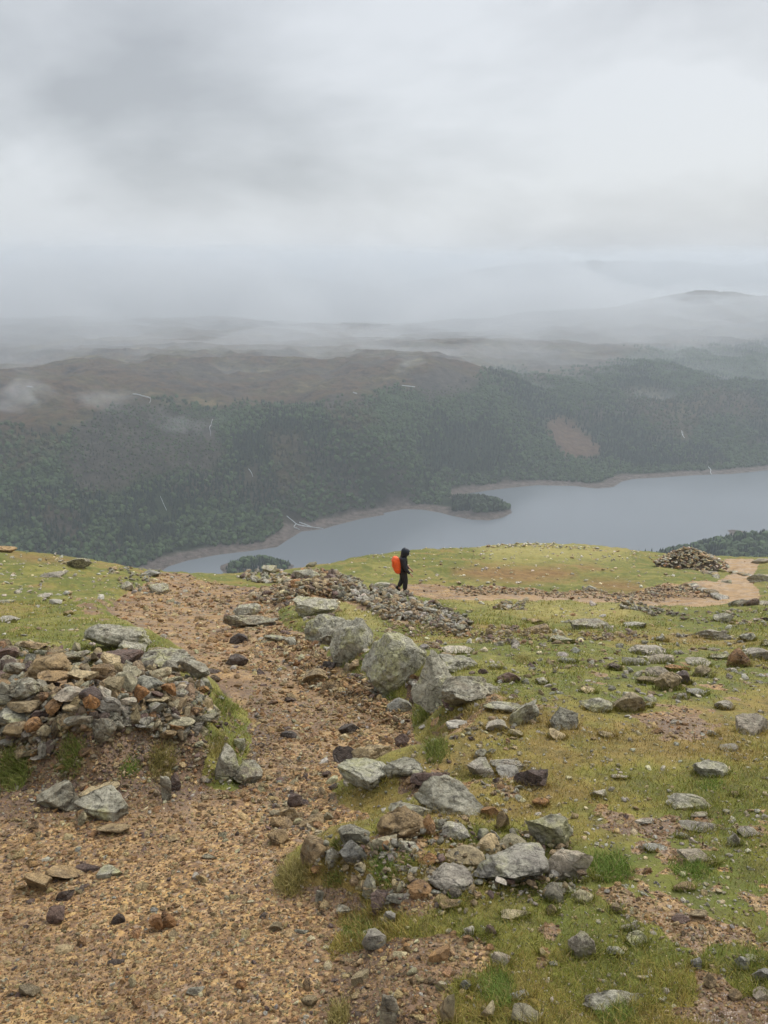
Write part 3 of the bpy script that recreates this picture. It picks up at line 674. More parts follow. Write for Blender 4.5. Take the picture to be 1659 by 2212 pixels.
def put_rock(name, u0, v0, u1, v1, tint, kind, label, rise=0.0, q=None, yaw=None, roll=0.0, cat=None, group=None, sink=.22, thick=None, mesh=None):
    """stone whose outline in the photograph is the box u0..u1, v0..v1 (frame pixels); rests on the ground at the foot of the box"""
    uc = (u0 + u1) / 2
    x, y, z, ok = hit([uc], [v1 - .15 * (v1 - v0)])
    if not ok[0]:
        return None
    x, y, z = float(x[0]), float(y[0]), float(z[0])
    d = y * math.cos(PITCH) - z * math.sin(PITCH)
    W = (u1 - u0) / FPX * d; Hh = (v1 - v0) / FPX * d
    al = math.atan2(-z, y)
    dm = {'block': (1, .8, .7), 'slab': (1, .8, .3), 'boulder': (1, .85, .75), 'wedge': (1, .7, .6), 'shard': (1, .5, .4)}[kind]
    Dp = min(dm[1] * W, .9 * Hh / max(math.sin(al), .2)) if kind != 'slab' else min(.9 * W, 1.0 * Hh / max(math.sin(al), .2))
    Dp = max(Dp, .35 * W)
    H3 = thick or max((Hh * 1.06 - .62 * Dp * math.sin(al)) / math.cos(al), .22 * W, .3 * Dp)
    H3 *= 1 + sink
    rr = random.Random(hash((round(u0), round(v0))) & 0xffff)
    q = rr.randrange(5) if q is None else q
    o = bpy.data.objects.new(name, mesh or SHAPE[(kind, q)]); COL.objects.link(o)
    yaw = rr.uniform(-.35, .35) + rr.choice([0, math.pi]) if yaw is None else yaw
    o.rotation_euler = (-.30 + rr.uniform(-.12, .12), roll + rr.uniform(-.08, .08), yaw) if yaw is not None else (0, 0, 0)
    if abs(math.cos(yaw)) > .5 and math.cos(yaw) < 0: o.rotation_euler[0] = .30 + rr.uniform(-.1, .1)
    o.scale = (W * 1.12, Dp * 1.12, H3)
    cy = y + Dp * .42; cz = float(ground_z(x, y + Dp * .3)[0])
    o.location = (x * (cy / y), cy, min(z, cz) + H3 * (.5 - sink) + rise)
    c = TINT[tint]; j = rr.uniform(.68, 1.2); k2 = rr.uniform(-.08, .10)
    o.color = (c[0] * j * (1 + k2), c[1] * j, c[2] * j * (1 - k2), min(1, max(0, c[3] + rr.uniform(-.15, .1))))
    tag(o, label, cat or 'rock', group)
    n_rock[0] += 1; FEET.append((o.location.x, o.location.y, W, Dp))
    return o
def R(key, x0, y0, x1, y1, tint, kind, label, name='rock', **kw):
    (u0, v0), (u1, v1) = cp(key, [(x0, y0), (x1, y1)])
    return put_rock(name, u0, v0, u1, v1, tint, kind, label, **kw)

# ------------------------------------------------------------------ the traced rocks
# (crop, x0, y0, x1, y1, tint, kind, label[, name])
ROCKS = [
# boulders lining the right side of the path
('B',290,435,510,585,'l','boulder','rounded pale lichen boulder at the upper end of the boulder row','boulder'),
('B',355,540,560,705,'g','boulder','rugged lichened boulder, second from the top of the boulder row','boulder'),
('B',440,598,632,745,'g','wedge','grey lichened boulder leaning between two bigger ones in the boulder row','boulder'),
('B',508,640,725,890,'l','boulder','rough pitted boulder left of the largest boulder beside the path','boulder'),
('B',705,708,1040,1035,'l','boulder','largest pale yellow-lichened boulder, tapering down to the path','boulder'),
('B',1105,780,1345,905,'g','boulder','fissured grey boulder on top of the tall leaning boulder','boulder'),
('B',1005,850,1270,1180,'l','wedge','tall pale boulder leaning left above a dark hollow','boulder'),
('B',1180,895,1490,1100,'g','boulder','long low lichened boulder reaching right over the dark hollow','boulder'),
('B',1160,735,1350,795,'p','slab','flat pale slab in the turf behind the leaning boulder'),
('B',310,868,472,968,'t','wedge','brown wedge of rock at the path edge below the boulder row'),
('B',430,940,530,1032,'t','slab','thin brown slab propped upright at the path edge'),
('B',440,828,522,892,'d','block','dark brown block tucked under the pitted boulder'),
('B',820,1045,970,1150,'p','block','pale grey rock on the gravel below the largest boulder'),
('B',538,1195,662,1272,'d','block','squared black wet rock in the middle of the path'),
('B',500,1340,652,1458,'d','slab','dark wet slab touching the tan block at the path edge'),
('B',640,1345,840,1495,'t','block','tan blocky boulder with dark hollow under it beside the path','boulder'),
('B',550,1488,832,1662,'l','boulder','broad pale grey rock sunk in the gravel below the tan block','boulder'),
('B',818,1478,1012,1605,'g','block','dark grey-green rock joined to the right of the broad pale one','boulder'),
('B',205,1048,275,1085,'d','wedge','small dark stone on wet gravel left of the path middle'),
('B',185,1248,280,1306,'d','block','dark brown stone on the wet gravel in mid path'),
('B',95,658,215,722,'g','slab','flat grey-green rock at the path edge beside a similar one'),
('B',208,680,292,742,'g','wedge','smooth greenish wedge rock at the right edge of the upper path'),
('B',1485,888,1620,968,'v','block','dark purple brown block on turf right of the long low boulder'),
('B',1418,1052,1620,1145,'g','slab','flat mossy rock bridging stones below the purple brown block'),
('B',1412,1180,1552,1262,'p','wedge','pale pointed rock below the flat mossy one'),
('B',1556,1238,1642,1292,'y','boulder','small rounded cream stone right of the pale pointed rock'),
('B',1188,1172,1352,1244,'p','slab','long pale stone in grass just below the dark hollow'),
('B',1308,1428,1470,1552,'p','wedge','pale grey rock on the left of a broken group in grass'),
('B',1448,1426,1660,1502,'p','slab','whitish flat slab at the back of the broken group in grass'),
('B',870,1270,960,1350,'v','block','purple brown block half sunk at the path bank'),
('B',1345,1358,1442,1424,'g','wedge','small grey rock leaning in grass above the broken group'),
('B',20,568,165,622,'g','slab','flat greenish slab lying across the upper path'),
('B',270,258,412,345,'g','wedge','big lichened rock crowning the rubble bank','boulder'),
('B',438,288,526,348,'v','block','purple brown block near the crown of the rubble bank'),
('B',750,346,862,402,'g','boulder','grey rock just left of the walker'),
('B',78,246,158,312,'g','wedge','pair of greenish upright rocks standing on the brow above the path'),
('B',338,224,402,262,'g','shard','dark greenish rock on the skyline over the lake'),
('B',540,1268,600,1312,'c','block','small cream stone right below the squared black rock'),
('B',385,776,418,812,'c','boulder','small cream cobble on the gravel below the boulder row'),
('B',470,888,520,920,'y','slab','yellow cream stone under the dark brown block'),
# left of the path and the rubble heap
('A',535,588,892,782,'g','boulder','big dark lichened outcrop beside the path above the heap','boulder'),
('A',718,690,885,785,'l','wedge','smooth lichened face on the path side of the dark outcrop'),
('A',880,690,1112,792,'y','boulder','yellow-stained lichened rock at the path edge by the outcrop','boulder'),
('A',862,785,1160,905,'g','slab','wide flat grey slab at the upper corner of the heap','boulder'),
('A',1085,868,1272,988,'g','slab','grey slab tilting down to the path at the right end of the heap','boulder'),
('A',195,828,432,995,'t','block','big tan brown block in the upper left of the heap','boulder'),
('A',350,788,542,885,'g','slab','blue-grey slab on the top row of the heap'),
('A',235,918,445,1012,'t','slab','long flat brown stone below the big tan block'),
('A',438,918,582,1002,'y','wedge','peaked cream-topped stone right of the long flat brown one'),
('A',560,878,702,992,'t','block','brown split block in the middle of the heap top'),
('A',700,938,832,1062,'y','block','squarish yellow ochre block in the middle of the heap'),
('A',538,790,660,862,'t','wedge','small tan wedge on the top row of the heap'),
('A',618,818,732,902,'y','wedge','pale tan stone behind the brown split block'),
('A',748,880,852,962,'y','slab','pale elongated stone tilted down to the right in the heap'),
('A',925,888,1032,955,'y','boulder','rounded cream stone near the wide flat slab'),
('A',815,958,992,1062,'g','block','grey angular block right of the yellow ochre block'),
('A',978,1000,1072,1082,'o','block','small ochre block in the right of the heap'),
('A',658,1010,752,1122,'y','wedge','yellowish pointed stone below the yellow ochre block'),
('A',815,1060,915,1172,'o','block','stone with bright orange rust patches in the heap'),
('A',905,1068,1000,1132,'v','wedge','purple grey wedge right of the orange rusted stone'),
('A',78,990,242,1122,'g','boulder','rough dark grey boulder at the left of the heap','boulder'),
('A',-20,1008,82,1132,'g','block','dark grey block cut by the left edge of the photo'),
('A',100,1108,272,1206,'t','slab','flat tan-orange stone at the left of the heap'),
('A',243,1068,312,1122,'o','wedge','bright yellow orange little stone in the left of the heap'),
('A',348,1078,502,1182,'p','block','pale grey angular stone left of the heap middle'),
('A',288,1138,392,1232,'o','block','rusty upright stone with pale top in the heap'),
('A',388,1188,502,1232,'y','slab','thin flat cream stone low in the heap'),
('A',498,1088,622,1182,'v','block','dull purple-brown stone in the heap middle'),
('A',598,1068,682,1152,'p','wedge','narrow pale stone standing in the heap middle'),
('A',602,1148,742,1252,'p','block','large pale mottled stone low in the heap middle'),
('A',742,1128,832,1192,'p','boulder','rounded pale grey stone right of the large mottled one'),
('A',518,1128,612,1212,'o','slab','reddish brown slab tilted steeply low in the heap'),
('A',898,1108,1022,1172,'y','slab','flat yellow-grey stone low on the right of the heap'),
('A',900,1148,1012,1222,'p','wedge','whitish wedge under the flat yellow-grey stone'),
('A',1068,1058,1142,1112,'p','block','small pale stone in the right part of the heap'),
('A',1148,1168,1232,1224,'o','block','small orange stone at the lower right rim of the heap'),
('A',1150,1198,1312,1272,'y','slab','broad cream slab on the lower right rim of the heap'),
('A',998,1228,1162,1302,'y','slab','pale flat stone in yellow grass under the heap'),
('A',828,1250,932,1312,'p','slab','pale slab sliding out of the heap foot'),
('A',-10,1188,192,1302,'g','boulder','low dark grey rock at the lower left of the heap','boulder'),
('A',163,1248,272,1342,'o','boulder','rounded orange brown stone at the lower left of the heap'),
('A',58,1268,192,1372,'t','slab','brown slab left of the rounded orange brown stone'),
('A',238,1288,312,1362,'y','block','cream stone right of the rounded orange brown stone'),
('A',408,1240,602,1322,'g','slab','long grey-green slab along the foot of the heap'),
('A',578,1258,702,1392,'g','boulder','round dark grey boulder set in the bank below the heap','boulder'),
('A',38,858,152,942,'g','boulder','rounded grey stone in the upper left of the heap'),
('A',143,852,222,922,'v','boulder','dull brown stone next to the rounded grey stone'),
('A',-10,778,112,862,'v','block','dark purple brown block at the upper left end of the heap'),
('A',98,738,282,785,'t','wedge','tan stones row top at the left end of the heap'),
('A',638,778,842,884,'v','slab','dark leaning slabs just below the dark outcrop'),
('A',188,1338,242,1392,'p','block','small white-grey stone hanging at the bank top left'),
('A',198,1393,322,1432,'p','slab','little pale slab lowest at the left end of the heap'),
('A',1308,1375,1442,1572,'g','block','mossy grey outcrop at the end of the bank beside the path','boulder'),
('A',1418,1308,1482,1382,'g','wedge','grey corner stone sticking out of the bank end'),
('A',1418,1438,1582,1592,'g','slab','flat grey bedrock slab in the path at the bank end','boulder'),
('A',1388,648,1492,722,'d','block','squared slate-blue black stone alone on the upper path'),
('A',1368,778,1492,862,'d','boulder','low dark mossy lump on the upper path'),
('A',1250,864,1332,896,'d','slab','small flat dark stone left of the mossy lump'),
('A',898,348,1022,432,'g','boulder','grey rough rock at the left edge of the upper path'),
('A',733,350,802,412,'g','boulder','smaller grey rock left of the rough one on the upper path edge'),
('A',862,260,968,312,'p','boulder','smooth blue-grey rock on the skyline at the path top'),
('A',1143,258,1202,302,'g','wedge','greenish pointed rock on the skyline right of the path top'),
('A',412,198,548,274,'g','block','dark and white speckled rock on the left skyline'),
('A',-10,124,98,178,'t','boulder','pale tan outcrop on the far left skyline','boulder'),
('A',262,278,402,326,'p','slab','flat pale slab in the upper left turf'),
('A',1348,572,1662,632,'g','slab','long flat greenish bedrock slab across the upper path','boulder'),
('A',1415,472,1562,562,'g','boulder','greenish rock above the long flat bedrock slab'),
('A',393,518,442,556,'t','boulder','small tan stone in the middle of the left turf'),
('A',298,428,372,478,'p','boulder','pale rock in the left turf'),
('A',233,408,312,446,'p','slab','flat pale stone left of the pale rock in the turf'),
('A',-10,538,102,602,'p','slab','pale stones at the left edge of the upper turf'),
('A',-10,448,88,486,'g','slab','grey flat rock at the left edge of the turf'),
# below the left bank and on the gravel
('D',238,208,492,402,'g','wedge','grey brown boulder with a peaked top under the bank','boulder'),
('D',496,178,712,292,'y','slab','pale tan slab resting against the bank foot above two boulders'),
('D',508,262,772,462,'l','block','rough lichened boulder below the pale tan slab','boulder'),
('D',608,448,782,532,'t','slab','flat tan stone touching the rough lichened boulder'),
('D',473,393,528,472,'c','block','small upright cream yellow stone beside the rough boulder'),
('D',115,738,322,872,'t','wedge','long brown rock half buried in the lower left gravel'),
('D',308,698,482,802,'t','slab','brown flat rock behind the long half-buried one'),
('D',458,688,602,742,'v','slab','dull purple flat stone in the left gravel'),
('D',598,698,742,782,'g','slab','grey green flat stone in the left gravel'),
('D',283,948,412,1042,'v','wedge','dark triangular stone in the left gravel'),
('D',353,828,442,902,'v','slab','dark flat stone above the triangular one'),
('D',903,978,982,1072,'o','block','left of two small orange brown stones in the gravel'),
('D',982,978,1057,1056,'o','block','right of two small orange brown stones in the gravel'),
('D',678,978,752,1037,'d','block','small dark wet stone left of the two orange brown stones'),
('D',983,208,1042,342,'g','shard','narrow grey stone standing at the bank foot'),
('D',1028,178,1092,282,'v','boulder','dark brown stone behind the narrow standing one'),
('D',108,1398,242,1470,'t','boulder','smooth tan stone buried near the lower left corner'),
('D',773,1358,822,1408,'c','block','cream pebble alone on the lower gravel'),
('D',1138,1408,1228,1468,'g','slab','grey slate piece in the lower gravel'),
('D',1228,628,1312,672,'y','slab','pale flat stone on the ochre gravel'),
('D',338,1155,432,1205,'y','slab','cream stone in the left gravel below dark triangular stone'),
('D',650,1232,742,1262,'d','slab','thin black slate in the gravel'),
('D',1425,1395,1485,1450,'o','boulder','little orange round stone in the lower gravel'),
# lower middle cluster
('E',978,128,1192,252,'v','slab','purple brown slab between the grey rock and the big squared one'),
('E',1020,180,1398,425,'l','block','big squared pale boulder with a horizontal crack','boulder'),
('E',788,378,1052,585,'t','boulder','knobbly lichened boulder with a rusty orange left side','boulder'),
('E',840,338,1092,432,'g','slab','flat grey rock behind the knobbly boulder'),
('E',1028,428,1118,555,'o','block','orange brown block right of the knobbly boulder'),
('E',1113,438,1182,532,'g','wedge','narrow grey rock beside the orange brown block'),
('E',1168,448,1322,578,'p','boulder','pale blue-grey rock in the grass below the big squared boulder'),
('E',1398,338,1512,418,'o','block','bright orange block in the grass right of the squared boulder'),
('E',1478,388,1562,508,'t','wedge','pinkish tan wedge below the bright orange block'),
('E',718,553,892,652,'y','wedge','pink and cream wedge stone under the knobbly boulder'),
('E',898,578,1012,658,'g','wedge','grey stone wedged under the knobbly boulder'),
('E',528,523,722,665,'g','block','tall angular grey stone left in the cluster'),
('E',556,598,712,752,'p','slab','pale slab tilted up in the left of the cluster'),
('E',308,568,488,718,'t','block','brown-topped grey rock at the left end of the cluster'),
('E',373,723,467,768,'o','slab','small rusty flat stone under the left end rock'),
('E',453,638,542,738,'g','boulder','small grey stone right of the left end rock'),
('E',1013,653,1142,742,'o','boulder','smooth orange stone in the cluster middle'),
('E',1048,728,1142,802,'y','wedge','cream orange wedge below the smooth orange stone'),
('E',1183,618,1398,755,'y','block','jagged cream rock behind the pale rounded boulder'),
('E',1368,538,1502,682,'y','boulder','knobbly cream rock at the back of the cluster'),
('E',1478,528,1662,664,'y','block','crumbly cream rock behind the large granite slab'),
('E',1083,738,1322,895,'p','boulder','pale rounded boulder in the front of the cluster','boulder'),
('E',1362,643,1762,895,'p','boulder','large smooth granite boulder in the front of the cluster','boulder'),
('E',948,803,1088,912,'o','block','split stone with an orange left half'),
('E',828,848,952,928,'g','slab','grey slab left of the split orange stone'),
('E',683,788,768,908,'g','boulder','green-grey oval stone left of the grass tuft'),
('E',728,858,852,982,'v','slab','dark grey slab below the green-grey oval stone'),
('E',798,958,882,1042,'p','wedge','pale grey stone in grass below the dark grey slab'),
('E',678,1078,812,1198,'p','block','cracked white-grey stone alone below the cluster'),
('E',1513,963,1682,1040,'y','slab','smooth flat cream rock in the grass below the granite boulder'),
('E',1143,918,1282,988,'t','slab','flat tan stone buried in the grass'),
('E',523,938,617,988,'g','slab','little grey slab on dark soil below the cluster'),
('E',388,848,442,922,'g','wedge','thin grey stone in the soil bank'),
('E',273,1083,352,1114,'g','slab','thin grey slate on the gravel left of the soil bank'),
('E',118,1053,202,1112,'t','wedge','brown stone in the middle of the lower gravel'),
('E',1088,1188,1198,1295,'o','slab','flat pinkish orange slab on the soil'),
('E',788,1538,888,1690,'g','shard','upright pointed grey stone at the bottom edge of the photo'),
('E',1148,1538,1232,1690,'y','shard','upright cream stone at the bottom edge of the photo'),
('E',863,1213,942,1258,'c','slab','small white stone on the soil below the cracked one'),
('E',1378,1548,1472,1652,'y','wedge','cream stone at the bottom beside the green tuft'),
('E',318,1488,402,1562,'y','slab','yellow flat stone near the bottom in the gravel'),
('E',1288,1083,1352,1142,'p','boulder','left of two small pale stones in the turf'),
('E',1422,1078,1482,1142,'v','boulder','right of two small stones in the turf, darker'),
('E',128,398,252,482,'t','wedge','grey brown stone in a loose group on the path'),
('E',188,353,302,445,'t','block','tan block in a loose group on the path'),
('E',228,273,312,358,'v','block','dark red-brown block standing in the path'),
('E',108,498,232,592,'t','boulder','low brown stone at the path edge above the mossy bank'),
('E',298,398,442,472,'t','slab','flat tan stone right of the loose group on the path'),
('E',618,1308,712,1392,'t','slab','flat tan stone in the lower soil'),
('E',1118,1418,1172,1476,'y','wedge','small triangular cream stone in the lower soil'),
('E',1258,1398,1340,1470,'g','wedge','greenish stone left of the lower green tuft'),
# right-hand turf, lower
('F',-2,68,158,142,'p','boulder','whitish rounded rock on the left of the broken group in turf','boulder'),
('F',138,128,332,255,'v','wedge','dark purple rock pointing right in the turf'),
('F',18,108,152,194,'p','slab','pale slab behind the dark purple rock'),
('F',238,268,332,338,'o','slab','smooth yellow orange stone below the dark purple rock'),
('F',203,398,448,635,'l','block','big lichened boulder leaning in the cluster','boulder'),
('F',333,603,572,805,'p','block','flat-faced brown grey boulder at the right end of the cluster','boulder'),
('F',178,618,312,745,'y','block','rough cream yellow stone below the leaning boulder'),
('F',488,853,608,922,'c','boulder','bright cream cobble at the right of the cluster'),
('F',298,823,422,934,'g','block','grey blotched stone below the flat-faced boulder'),
('F',368,798,512,884,'g','slab','dark grey stone behind the bright cream cobble'),
('F',462,1113,607,1272,'p','boulder','pale grey knobbly upright rock in the lower turf','boulder'),
('F',688,1183,782,1242,'p','boulder','smooth blue-grey stone right of the knobbly upright rock'),
('F',768,1043,882,1088,'p','slab','smooth flat pale stone in the turf'),
('F',548,1463,942,1592,'g','slab','long grey rock sunk in the turf near the bottom','boulder'),
('F',118,1568,282,1690,'y','slab','yellow-white flat rock at the bottom edge of the turf'),
('F',98,1458,222,1512,'p','wedge','small pale rock near the bottom edge of the turf'),
('F',1058,236,1332,352,'g','slab','big flat-topped grey slab with a dark gap beneath','boulder'),
('F',1188,338,1292,392,'g','slab','smaller grey slab under the big flat-topped one'),
('F',1128,418,1352,482,'p','slab','low wide grey rock below the flat-topped slab'),
('F',1473,453,1592,526,'p','slab','smooth blue-grey slab at the right of the turf'),
('F',1413,498,1482,582,'g','block','small dark upright block beside the blue-grey slab'),
('F',1128,598,1302,682,'p','wedge','pale rock in bright green grass'),
('F',908,558,1052,602,'p','slab','thin whitish slab flush with the turf'),
('F',1108,483,1202,522,'p','boulder','small pale stone below the low wide grey rock'),
('F',853,398,962,442,'p','boulder','pair of small pale stones level with the turf'),
('F',1213,58,1402,172,'l','boulder','pale knobbly lichened boulder in the middle right turf','boulder'),
('F',588,223,677,288,'p','wedge','pale violet-grey stone alone in the turf'),
('F',718,133,822,166,'p','slab','thin pale stone left of the knobbly lichened boulder'),
('F',703,923,772,982,'t','block','little tan block in the pebbly soil patch'),
('F',1078,983,1182,1044,'v','boulder','brown grey stone sunk in the soil patch'),
('F',1188,958,1282,1022,'t','slab','curved tan stone right of the brown grey one'),
('F',1088,793,1212,848,'t','boulder','flat tan stones in the turf above the soil patch'),
('F',1573,1328,1680,1424,'p','wedge','bright white-grey rock cut by the right edge of the photo'),
('F',1453,1248,1542,1334,'p','wedge','pale upright slab leaning at the right of the lower turf'),
('F',1528,1238,1642,1292,'g','slab','mossy grey stone behind the pale leaning slab'),
('F',1268,1353,1342,1432,'t','boulder','round tan stone in the lower right turf'),
('F',1188,1253,1262,1312,'p','wedge','small whitish wedge in the lower right turf'),
('F',798,1098,932,1184,'g','slab','long grey-green stone rising from the turf'),
('F',-2,1238,102,1322,'p','block','pale grey stone at the edge of the bare soil'),
('F',1553,1448,1652,1512,'p','slab','grey flat stone near the lower right corner'),
('F',1418,1448,1492,1512,'t','block','tan stone near the lower right corner'),
('F',273,1198,322,1242,'c','boulder','small cream pebble in the soil strip'),
('F',613,728,667,772,'g','slab','small grey stone in the grass beside the cluster'),
('F',323,938,387,1002,'t','boulder','tan stone below the grey blotched one'),
('F',1428,233,1492,277,'t','wedge','small pinkish stone right of the flat-topped slab'),
('F',1308,663,1357,697,'c','boulder','small cream cobble right of the pale rock in green grass'),
# right-hand turf, upper
('C',1468,1143,1662,1275,'p','wedge','big white-grey angular rock at the right of the turf','boulder'),
('C',1363,1303,1482,1358,'p','slab','flat pale rock below the big white-grey angular one'),
('C',1338,1048,1442,1118,'p','boulder','rounded pale rock in the right middle turf'),
('C',1158,983,1292,1037,'p','slab','thin flat pale stone with a dark edge right of the rusty rocks'),
('C',1098,998,1172,1052,'p','slab','pale stone left of the thin flat one'),
('C',983,893,1122,1018,'t','boulder','rusty tan boulder at the front of the rusty group','boulder'),
('C',868,908,982,972,'t','slab','brown flat stone at the left of the rusty group'),
('C',923,853,1052,942,'p','slab','grey slab leaning over the rusty tan boulder'),
('C',1038,843,1172,902,'o','slab','orange flat stone on top of the rusty group'),
('C',1088,888,1192,984,'v','wedge','tan and purple stone at the right of the rusty group'),
('C',1203,863,1322,948,'y','wedge','cream and tan rock right of the rusty group'),
('C',783,788,917,853,'g','boulder','dark-bottomed rounded rock left of the stacked slabs'),
('C',848,708,1047,785,'p','slab','wide pale flat slab on top of its stack','boulder'),
('C',978,668,1052,714,'p','block','pale stone behind the wide flat slab'),
('C',948,768,1082,852,'p','slab','grey slabs below the wide flat one'),
('C',1222,633,1412,712,'p','wedge','bluish white rock in the upper right turf','boulder'),
('C',1483,663,1572,727,'g','boulder','dark grey rock at the upper right'),
('C',1418,760,1542,890,'o','block','upright rusty brown block with a flat top'),
('C',1518,748,1662,838,'p','slab','pale greenish slab right of the upright rusty block'),
('C',1298,773,1432,832,'g','slab','grey rock joined to the left of the upright rusty block'),
('C',1168,798,1302,872,'p','slab','pale broken rock left of the grey joined one'),
('C',1608,713,1680,752,'c','slab','white flat stone at the right edge of the photo'),
('C',488,563,702,645,'g','slab','long grey lichened rock below the yellow grass','boulder'),
('C',788,583,912,628,'p','slab','flat pale rock in the turf below the second path'),
('C',212,598,337,670,'t','boulder','smooth tan brown rock at the end of a line of stones'),
('C',193,556,302,604,'t','wedge','brown stones just behind the smooth tan brown rock'),
('C',343,658,482,714,'g','slab','grey flat rocks right of the smooth tan brown one'),
('C',545,1043,708,1145,'l','boulder','rounded speckled boulder left of a cream-topped one','boulder'),
('C',712,1013,892,1148,'y','block','cream-topped angular boulder in the turf','boulder'),
('C',523,968,627,1024,'y','slab','flat yellowish rock above the speckled boulder'),
('C',328,1103,502,1255,'g','slab','long grey rock tilted up to the right in the turf','boulder'),
('C',328,1238,442,1308,'y','slab','pinkish flat stone under the tilted grey rock'),
('C',88,1073,272,1215,'g','wedge','grey pyramid shaped rock at the left of the turf','boulder'),
('C',688,828,767,882,'v','wedge','dull brown wedge in the middle turf'),
('C',408,793,502,834,'p','boulder','pale round stone left of the dull brown wedge'),
('C',1073,1158,1142,1194,'p','boulder','small pale stone alone right of the cream-topped boulder'),
('C',258,918,327,968,'p','wedge','small pale wedge in the left of the turf'),
('C',1318,533,1442,608,'g','boulder','mossy grey rocks below the second path'),
('C',562,374,628,418,'p','boulder','smooth blue-grey rock at the upper edge of the second path'),
('C',1530,280,1690,360,'g','slab','lichened outcrop right of the sandy bend','boulder'),
('C',1570,438,1680,490,'g','slab','greenish outcrop at the right edge below the sandy bend','boulder'),
('C',1570,198,1662,244,'p','block','pale outcrop on the right skyline beyond the sandy bend','boulder'),
('C',638,1248,742,1292,'t','slab','small tan flat stone in the pebbly turf'),
('C',1298,1228,1362,1272,'p','slab','little pinkish slab in the pebbly turf'),
('C',918,1078,962,1112,'p','boulder','little pale stone right of the cream-topped boulder'),
('C',-20,838,47,882,'p','boulder','pale stone at the left of the upper turf'),
('C',1370,320,1432,356,'g','slab','mossy stone at the inner corner of the sandy bend'),
]
ROCKS.sort(key=lambda r: -r[2])
def hero(seed, kd):
    Vv, Ff, dm = rock_shape(seed, 5, kd, 1.75)
    me_o = new_mesh('boulder_shape', Vv, Ff, M_ROCK, True); me_ = me_o.data; bpy.data.objects.remove(me_o)
    try: me_.set_sharp_from_angle(angle=RAD(38))
    except Exception: pass
    return me_
for ri, r in enumerate(ROCKS):
    key, x0, y0, x1, y1, ti, kd, lab = r[:8]
    if len(r) > 8 and kd in ('boulder', 'wedge', 'block'): gx_ = (.06 if key == 'B' else .04) * (x1 - x0); x0 -= gx_; x1 += gx_; y0 -= (.08 if key == 'B' else .04) * (y1 - y0)
    R(key, x0, y0, x1, y1, ti, kd, lab, mesh=hero(4000 + ri, kd) if len(r) > 8 else None, name=r[8] if len(r) > 8 else 'rock', cat='boulder' if len(r) > 8 else 'rock',
      roll={'C328': -.35, 'A748': .5, 'A1085': .25, 'B1005': -.15}.get(key + str(x0), 0.0), sink=.16 if key in 'A' else (.36 if kd == 'slab' else .26), rise=.07 if key == 'A' and r[2] > 735 and r[2] < 1330 and r[3] < 1330 else 0.0)

# ------------------------------------------------------------------ loose stones: one object each for stones nobody could count
PALETTES = {'heap': [('g', 3), ('t', 4.5), ('p', 1.2), ('y', 1.4), ('o', .35), ('v', .8)], 'grey': [('g', 4), ('p', 1.6), ('t', 2.6), ('v', .6)], 'path': [('q', 5), ('r', 4), ('o', 1.4), ('v', .5), ('p', .5), ('d', .12), ('c', .9), ('t', 1)],
            'brown': [('t', 5), ('v', 1.5), ('y', 2), ('o', 1), ('g', 1)], 'turf': [('p', 5), ('y', 2), ('t', 1.5), ('g', 1), ('c', .8)]}
STONE_LOW = {}
for lv, subn, nq in ((0, 1, 8), (1, 2, 8), (2, 3, 8)):
    STONE_LOW[lv] = []
    for q in range(nq):
        Vv, Ff, dm = rock_shape(900 + 17 * q + lv, subn, ['block', 'wedge', 'slab', 'block'][q % 4])
        STONE_LOW[lv].append((Vv, Ff))
class Bag:
    def __init__(s): s.V = []; s.F = []; s.C = []; s.n = 0
    def add(s, Vb, Fb, pos, scl, rot, col):
        """many copies of one base shape: pos (n,3), scl (n,3), rot (n,3,3), col (n,4)"""
        n = len(pos); v = Vb[None] * scl[:, None]
        v = np.einsum('nij,nkj->nki', rot, v) + pos[:, None]
        k = len(Vb)
        s.V.append(v.reshape(-1, 3)); s.F.append((Fb[None] + (np.arange(n) * k)[:, None, None]).reshape(-1, 3) + s.n); s.C.append(np.repeat(col, k, 0)); s.n += n * k
    def build(s, name, mat, smooth=False, attr='tint', **kw):
        return new_mesh(name, np.concatenate(s.V), np.concatenate(s.F), mat, smooth, {attr: np.concatenate(s.C)}, **kw)
def rotm(ax, ay, az):
    ca, sa, cb, sb, cc, sc = np.cos(ax), np.sin(ax), np.cos(ay), np.sin(ay), np.cos(az), np.sin(az)
    m = np.empty(ax.shape + (3, 3))
    m[..., 0, 0] = cb*cc; m[..., 0, 1] = sa*sb*cc - ca*sc; m[..., 0, 2] = ca*sb*cc + sa*sc
    m[..., 1, 0] = cb*sc; m[..., 1, 1] = sa*sb*sc + ca*cc; m[..., 1, 2] = ca*sb*sc - sa*cc
    m[..., 2, 0] = -sb; m[..., 2, 1] = sa*cb; m[..., 2, 2] = ca*cb
    return m
def colours(pal, n):
    ks = [k for k, _ in PALETTES[pal]]; ws = np.array([w_ for _, w_ in PALETTES[pal]]); i = rng.choice(len(ks), n, p=ws / ws.sum())
    c = np.array([TINT[k] for k in ks])[i]
    c[:, :3] *= rng.uniform(.55, 1.25, (n, 1)) * (1.35 if pal == 'turf' else 1.0) * rng.uniform(.94, 1.06, (n, 3)); c[:, 3] = np.clip(c[:, 3] * .8 + rng.uniform(-.25, .1, n), 0, 1)
    return c
def in_poly_px(poly, n):
    P = np.array(poly); lo, hi = P.min(0), P.max(0); o = np.zeros((0, 2))
    while len(o) < n:
        q = rng.uniform(lo, hi, (n * 2, 2)); q = q[poly_sd(q[:, 0], q[:, 1], P) < 0]; o = np.concatenate([o, q])
    return o[:n]
